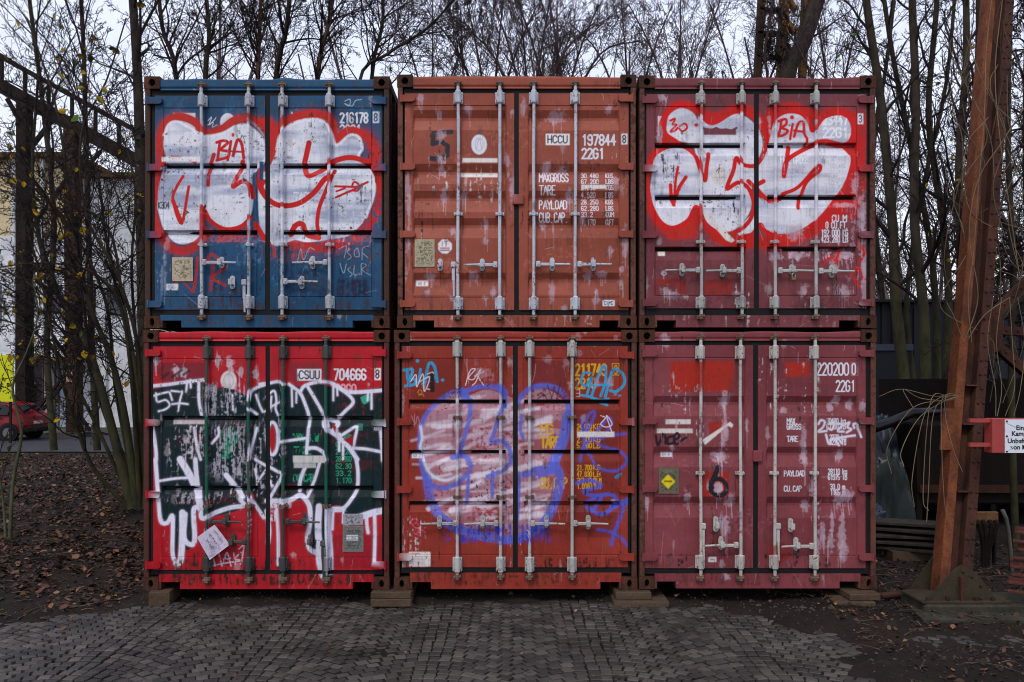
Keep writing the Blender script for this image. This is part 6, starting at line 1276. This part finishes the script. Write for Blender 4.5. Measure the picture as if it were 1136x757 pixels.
for k, (dx, dy) in enumerate(((.35, -.28), (1.0, -.72))):
    o = MB().box(-.04, .04, -.04, .04, float(gz(PX(1122, 7.7)+dx, 7.6+dy))-.05, PZ(590, 7.7)-.02).build('stack_stand', M_drk); o.location = (PX(1122, 7.7)+dx+.06, 7.62+dy+.12, 0); tag(o, ('left' if k == 0 else 'right')+' upright holding the stack of steel bars', 'upright')
# navy shed
DN = 18.; ns = empty('navy_shed', (PX(1020, DN), DN, 0), 'low dark navy metal shed behind the mossy trunks', 'shed'); M_navy = plain('navy_sheet_metal', (15, 17, 27), .6, .2, 1.5); K = []
xs = np.linspace(PX(900, DN), PX(1180, DN), 400); yy = DN+.02*np.sign(np.sin(xs*26)); V = np.vstack([np.stack([xs, yy, np.full_like(xs, .0)], 1), np.stack([xs, yy, np.full_like(xs, PZ(336, DN))], 1)]); K.append(np_mesh('wall', V, grid_faces(400, 2), M_navy))
K.append(MB().box(PX(900, DN), PX(1180, DN), DN+.1, DN+5, 0, PZ(337, DN)).build('body', M_navy)); K.append(MB().box(PX(898, DN), PX(1182, DN), DN-.15, DN+5.1, PZ(336, DN), PZ(333, DN)).build('roof', M_navy)); K.append(MB().box(PX(900, DN), PX(1001, DN), DN-.5, DN-.05, PZ(390, DN), PZ(383, DN)).build('ledge', plain('grey_ledge', (52, 58, 74), .6)))
K.append(MB().box(PX(900, DN), PX(1001, DN), DN-.45, DN-.05, 0, PZ(390, DN)).build('annex_wall', M_navy)); adopt(ns, *K)
# steel bunker behind the column, near-black colour standing in for canopy shade
DH = 11.8; hb = empty('steel_bunker', (PX(1100, DH), DH, 0), 'black brown steel bunker in the shade behind the rusty column', 'bunker'); K = []; M_bun = rusty('shade_black_steel', (20, 17, 16), (32, 23, 20), (13, 12, 12), 3)
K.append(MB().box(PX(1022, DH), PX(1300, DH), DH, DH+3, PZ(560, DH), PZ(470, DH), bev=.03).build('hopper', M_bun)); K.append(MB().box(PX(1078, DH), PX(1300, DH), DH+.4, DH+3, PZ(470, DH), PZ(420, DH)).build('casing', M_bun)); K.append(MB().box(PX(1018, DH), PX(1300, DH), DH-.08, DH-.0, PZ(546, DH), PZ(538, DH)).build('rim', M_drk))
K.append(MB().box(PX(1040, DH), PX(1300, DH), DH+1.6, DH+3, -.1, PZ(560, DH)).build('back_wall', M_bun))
for x in (1018, 1100, 1180): K.append(MB().box(PX(x, DH), PX(x+6, DH), DH+.02, DH+.12, -.1, PZ(560 if x > 1020 else 498, DH)).build('leg', M_bun))
adopt(hb, *K)
# pipe manifold and hose
DP = 9.6; mf = empty('pipe_manifold', (PX(1092, DP), DP, .1), 'brown plate with four dark pipe elbows low behind the rusty column', 'manifold')
K = [MB().box(PX(1080, DP), PX(1108, DP), DP, DP+.05, PZ(586, DP), PZ(568, DP), bev=.01).build('plate', rusty('manifold_plate', (86, 62, 42), (110, 82, 56)))]
for i, x in enumerate((1082, 1088.5, 1096, 1102.5)): K.append(MB().tube([(PX(x, DP), DP-.03, PZ(578, DP)), (PX(x, DP), DP-.07, PZ(580, DP)), (PX(x+(1092-x)*.3, DP), DP-.07, PZ(592, DP)), (PX(x+(1092-x)*.6, DP), DP-.04, PZ(606, DP)), (PX(1092+(i-1.5)*1.5, DP), DP, PZ(640, DP))], [.03, .028, .024, .02, .02], 8).build('pipe', M_bun))
for k in (0, 1): K.append(MB().box(PX(1080+k*26, DP), PX(1082+k*26, DP), DP+.05, DP+.1, .0, PZ(570, DP)).build('support', M_bun))
adopt(mf, *K)
ho = MB().tube([WP(x, y, 9.2+(y-550)*.002) for x, y in ((1112, 566), (1116, 575), (1119, 592), (1121, 612), (1122, 634), (1128, 648))], .022, 8).build('hose', plain('grey_hose', (78, 78, 70), .7), None, True); tag(ho, 'thick grey hose hanging down behind the steel bars', 'hose')
# tarpaulins and junk heap
def heap(name, x0, x1, D, dep, zt, mat, lab, seed, z0=0., crump=.10):
    nx, ny = 90, 60; u, v = np.meshgrid(np.linspace(-1, 1, nx), np.linspace(-1, 1, ny)); T = fbm(ny, nx, 45, 12, seed, 4); T2 = fbm(ny, nx, 7, 7, seed+1, 3)
    X0_, X1_ = PX(x0, D), PX(x1, D); X = (X0_+X1_)/2+u*(X1_-X0_)/2+(T2-.5)*.05; Y = D+dep/2+v*dep/2+(T-.5)*.14
    Z = z0+(zt-z0)*np.clip(1.12-np.abs(u)**5*1.1, 0, 1)*np.clip(1.1-np.abs(v)**4*1.1, 0, 1)*(1-.22*T)+(np.abs(T-.5)*2*crump)+(T2-.5)*crump*.35
    Z = np.where((np.abs(u) > .985) | (np.abs(v) > .985), z0-.05, Z)
    o = np_mesh(name, np.stack([X.ravel(), Y.ravel(), Z.ravel()], 1), grid_faces(nx, ny), mat, None, True); tag(o, lab, 'tarpaulin' if 'tarp' in name else 'heap')
    return o
M_tb = plain('blue_grey_tarpaulin', (32, 42, 50), .35, .2, 5); M_tg = plain('dark_green_tarpaulin', (10, 22, 20), .4, .25, 5); M_td = plain('blue_plastic_sheet', (34, 40, 62), .35, .2, 5)
heap('tarpaulin', 955, 1018, 12.4, 1.1, 1.58, M_tb, 'crumpled pale blue tarpaulin on top of the junk heap behind the lower plum container', 5, .9, .2)
heap('tarpaulin', 950, 1020, 11.4, 1.0, 1.12, M_tg, 'dark green tarpaulin over the lower half of the junk heap', 8, .1, .18)
heap('tarpaulin', 948, 1000, 10.5, .8, .42, M_td, 'crumpled blue plastic sheet lying at the foot of the junk heap', 12, .0, .18)
pr = MB().tube([WP(x, y, 12.2) for x, y in ((950, 470), (972, 474), (990, 468), (1012, 458), (1052, 456))], [.075, .085, .075, .07, .065], 12).build('plastic_roll', plain('black_plastic', (20, 20, 28), .3), None, True); tag(pr, 'black plastic roll lying across the top of the junk heap', 'roll')
nmb = ['bottom', 'second lowest', 'middle', 'second highest', 'topmost']
for i in range(5):
    o = MB().box(-.55, .62, -.16, .16, 0, .035, bev=.004).build('board', rusty('dark_grey_board', (46, 42, 37), (64, 59, 52), (30, 27, 25), 6, .7) if i == 0 else bpy.data.materials['dark_grey_board']); o.location = (PX(1008+(-1)**i*4+i*2, 9.9), 9.9+.03*i, .16+.072*i); o.rotation_euler = (.02, 0, -.5+.12*((i*7) % 3)); tag(o, nmb[i]+' grey board of the small pile left of the rusty column', 'board', 'boards piled left of the rusty column')  # all boards share one dark grey brown colour
    if i == 0: sk = MB().box(-.3, .35, -.12, .12, -.2, -.002).build('block', M_blk); sk.location = o.location; tag(sk, 'block under the small pile of grey boards', 'block')
# the plank on the soil
o = MB().box(-.30, .26, -.05, .05, 0, .025, bev=.003).build('plank', M_drk); o.location = (PX(1004, 8.15), 8.15, .075); o.rotation_euler = (0, -.03, .25); tag(o, 'short dark plank lying on the soil beside the concrete slab', 'plank')
# dry vines around the column
M_vine = bark('dry_vine', (92, 78, 62), (124, 108, 86)); vr = random.Random(6); vp = []
def vine(pts, D, r=.005, D1=None): n = len(pts); vp.append((cr([tuple(WP(x, y, D+((D1 or D)-D)*i/(n-1))) for i, (x, y) in enumerate(pts)], 8), r))
vine([(1136, 120), (1110, 160), (1085, 200), (1075, 260), (1085, 330), (1070, 380), (1092, 350), (1120, 330)], 8.6)
vine([(1100, 0), (1094, 60), (1092, 130), (1086, 200), (1080, 280), (1074, 330), (1078, 380)], 8.5); vine([(1112, 0), (1104, 80), (1110, 160), (1120, 230), (1130, 300)], 8.6)
vine([(1072, 40), (1090, 90), (1108, 120), (1132, 140)], 8.8); vine([(1050, 335), (1062, 360), (1072, 400), (1060, 430), (1040, 440), (1000, 432), (975, 440)], 8.6, .004)
for (x, y) in ((1000, 500), (1012, 530), (1030, 545), (985, 495), (1048, 560), (1002, 432), (1058, 500), (1024, 548)): vine([(1064, 440), (1050, 442+vr.uniform(-4, 4)), ((1040+x)/2, min(y, 450)+vr.uniform(-8, 18)), (x, y), (x+vr.uniform(-8, 14), y+vr.uniform(10, 40))], 8.3, .004, 8.0)
for i in range(34):
    x = vr.uniform(1064, 1130); y = vr.uniform(-20, 300); vine([(x, y), (x+vr.uniform(-30, 20), y+vr.uniform(20, 60)), (x+vr.uniform(-30, 30), y+vr.uniform(70, 120)), (x+vr.uniform(-20, 40), y+vr.uniform(120, 180))], vr.uniform(8.3, 9.6), .0045, vr.uniform(8.8, 9.8))
for i in range(4): x = 1102+i*9; vine([(x, 330), (x+vr.uniform(-8, 8), 380), (x+vr.uniform(-10, 10), 430), (x+vr.uniform(-6, 6), 462)], 8.4, .004)
V, F = tubes_np([(p, np.full(len(p), r), 5) for p, r in vp]); vn = np_mesh('dry_vine', V, F, M_vine, None, True); tag(vn, 'tangle of thin pale dry vines hanging round the rusty column', 'vine')
# ---------------------------------------------------------------- fallen leaves, twigs and grit
def leaves(name, xs, ys, size, seed, cols, lab, cat, lift=.008, flat=.35):
    rng = np.random.RandomState(seed); n = len(xs); z = gz(xs, ys)+lift
    a = rng.uniform(0, 6.28, n); L = size*np.clip(np.exp(rng.normal(-.15, .42, n)), .3, 2.1); w = L*rng.uniform(.28, .45, n); tl = rng.normal(0, flat, n); rl = rng.normal(0, flat, n); fold = rng.uniform(.1, .5, n)
    d = np.stack([np.cos(a)*np.cos(tl), np.sin(a)*np.cos(tl), np.sin(tl)], 1); s_ = np.stack([-np.sin(a)*np.cos(rl), np.cos(a)*np.cos(rl), np.sin(rl)], 1); up = np.cross(d, s_)
    P = np.stack([xs, ys, z+np.abs(np.sin(tl))*L*.5], 1); e = lambda u, v, h: P+d*(L*u)[:, None]+s_*(w*v)[:, None]+up*(w*h)[:, None]
    o_ = np.ones(n); Vv = np.stack([e(-.5*o_, 0*o_, 0*o_), e(-.1*o_, o_, fold), e(.25*o_, .8*o_, fold), e(.5*o_, 0*o_, .2*o_), e(.25*o_, -.8*o_, fold), e(-.1*o_, -o_, fold)], 1).reshape(-1, 3)
    b0 = np.arange(n)[:, None]*6; F = np.vstack([b0+[[0, 1, 2, 3]], b0+[[0, 3, 4, 5]]])
    m = bpy.data.materials.get('dead_leaves')
    if not m:
        m, t, b = nodes('dead_leaves'); at = N(t, 'ShaderNodeAttribute', attribute_name='Paint'); t.links.new(mix(t, ramp(t, noise(t, 60, 3), .4, .7, 0, .5), at.outputs['Color'], tuple(lin((50, 36, 28)))), b.inputs['Base Color']); b.inputs['Roughness'].default_value = .75; b.inputs['Specular IOR Level'].default_value = .25
    o = np_mesh(name, Vv, F, m); C = np.array([lin(c) for c in cols]); p = np.array([c[3] if len(c) > 3 else 1 for c in cols], float); ci = C[rng.randint(0, len(C), n)]*rng.uniform(.4, 1.1, (n, 1))*(.35+1.0*nsamp(NZ, xs+40, ys+11, 5))[:, None]
    c4 = np.repeat(np.hstack([ci, np.ones((n, 1))]), 6, 0); at = o.data.color_attributes.new('Paint', 'FLOAT_COLOR', 'POINT'); at.data.foreach_set('color', c4.astype(np.float32).ravel())
    tag(o, lab, cat, None, 'stuff'); return o
rng = np.random.RandomState(3)
BR = [(112, 74, 50), (92, 60, 44), (136, 96, 66), (74, 50, 40), (150, 112, 82), (60, 44, 38), (104, 66, 44), (84, 56, 42)]
n = 64000; y = 6.6+18.5*rng.rand(n)**1.6; x = -3.95-rng.rand(n)**1.25*(y*.72); k = (x < -3.95) & (soil_mask(x, y)*rng.uniform(.4, 1, n) > .35) & (rng.rand(n) < np.clip((y-7.5)*.36, .06, 1)*np.clip(nsamp(NZ, x+60, y+3, 4)*3-.55, .12, 1)) | ((y > 14.5) & (x < -3)); leaves('leaf_litter', x[k], y[k], .052, 1, BR+[(46, 38, 34), (56, 42, 36), (50, 38, 32), (70, 50, 40)], 'thick carpet of brown fallen leaves left of the containers', 'leaf litter')
n = 9000; x = rng.uniform(3.0, 6.6, n); y = rng.uniform(4.6, 13, n); k = (soil_mask(x, y) > rng.uniform(.3, 1, n)) & (rng.rand(n) < .8); leaves('leaf_debris', x[k], y[k], .034, 2, BR+[(40, 34, 30)]*5, 'sparse crumbs of dead leaves on the dark soil at the right', 'leaf debris')
n = 1500; x = rng.uniform(-4.6, 4.2, n); y = rng.uniform(5.2, 8.6, n); k = rng.rand(n) < np.clip((y-5.6)*.35, .05, .8); leaves('scattered_leaves', x[k], y[k], .03, 4, BR+[(40, 34, 30)]*4, 'few small leaves scattered on the cobbles', 'scattered leaves', .045)
# small stones and clods
V = []; F = []; rr = random.Random(12)
for i in range(5200):
    if i % 3 == 0: xx, yy = rr.uniform(-7, -1.2), rr.uniform(5.2, 8.8)
    else: xx, yy = rr.uniform(2.0, 6.4), rr.uniform(4.8, 9.8)
    if i % 11 == 0: xx, yy = rr.uniform(-4, 4), rr.uniform(7.6, 8.3)
    if soil_mask(xx, yy) < rr.uniform(.15, .8): continue
    s_ = rr.uniform(.004, .016)*(2.2 if rr.random() < .03 else 1); zc = float(gz(xx, yy)); q = len(V)
    for sx, sy, sz in ((-1, -1, 0), (1, -1, 0), (1, 1, 0), (-1, 1, 0), (0, 0, 1.1)): V.append((xx+sx*s_*rr.uniform(.5, 1.2), yy+sy*s_*rr.uniform(.5, 1.2), zc-.004+sz*s_*rr.uniform(.6, 1.2)))
    F += [(q, q+1, q+4), (q+1, q+2, q+4), (q+2, q+3, q+4), (q+3, q, q+4)]
o = np_mesh('grit', np.array(V), np.array(F), plain('grit', (62, 54, 50), .9, .5, 30)); tag(o, 'loose grit and clods of soil along the edges of the cobbles', 'grit', None, 'stuff')

tw = []; rr = random.Random(31)
for i in range(520):
    if i % 3: yy = 7.4+rr.random()**1.5*9; xx = -3.9-rr.random()*(yy*.3)
    else: xx, yy = rr.uniform(2.6, 6.2), rr.uniform(5.2, 9.6)
    if float(soil_mask(xx, yy)) < .4: continue
    a = rr.uniform(0, 3.14); L = rr.uniform(.06, .4); z = float(gz(xx, yy))+.022; k = rr.gauss(0, .25)
    tw.append((np.array([(xx+math.cos(a+k*t)*L*t, yy+math.sin(a+k*t)*L*t, z+.012*math.sin(t*3)) for t in (0, .33, .66, 1)]), np.linspace(.005, .002, 4)*rr.uniform(.6, 1.3), 4))
V, F = tubes_np(tw); o = np_mesh('fallen_twigs', V, F, bark('fallen_twig_bark', (52, 42, 36), (96, 80, 66)), None, True); tag(o, 'short dead twigs lying on the litter and soil', 'twigs', None, 'stuff')
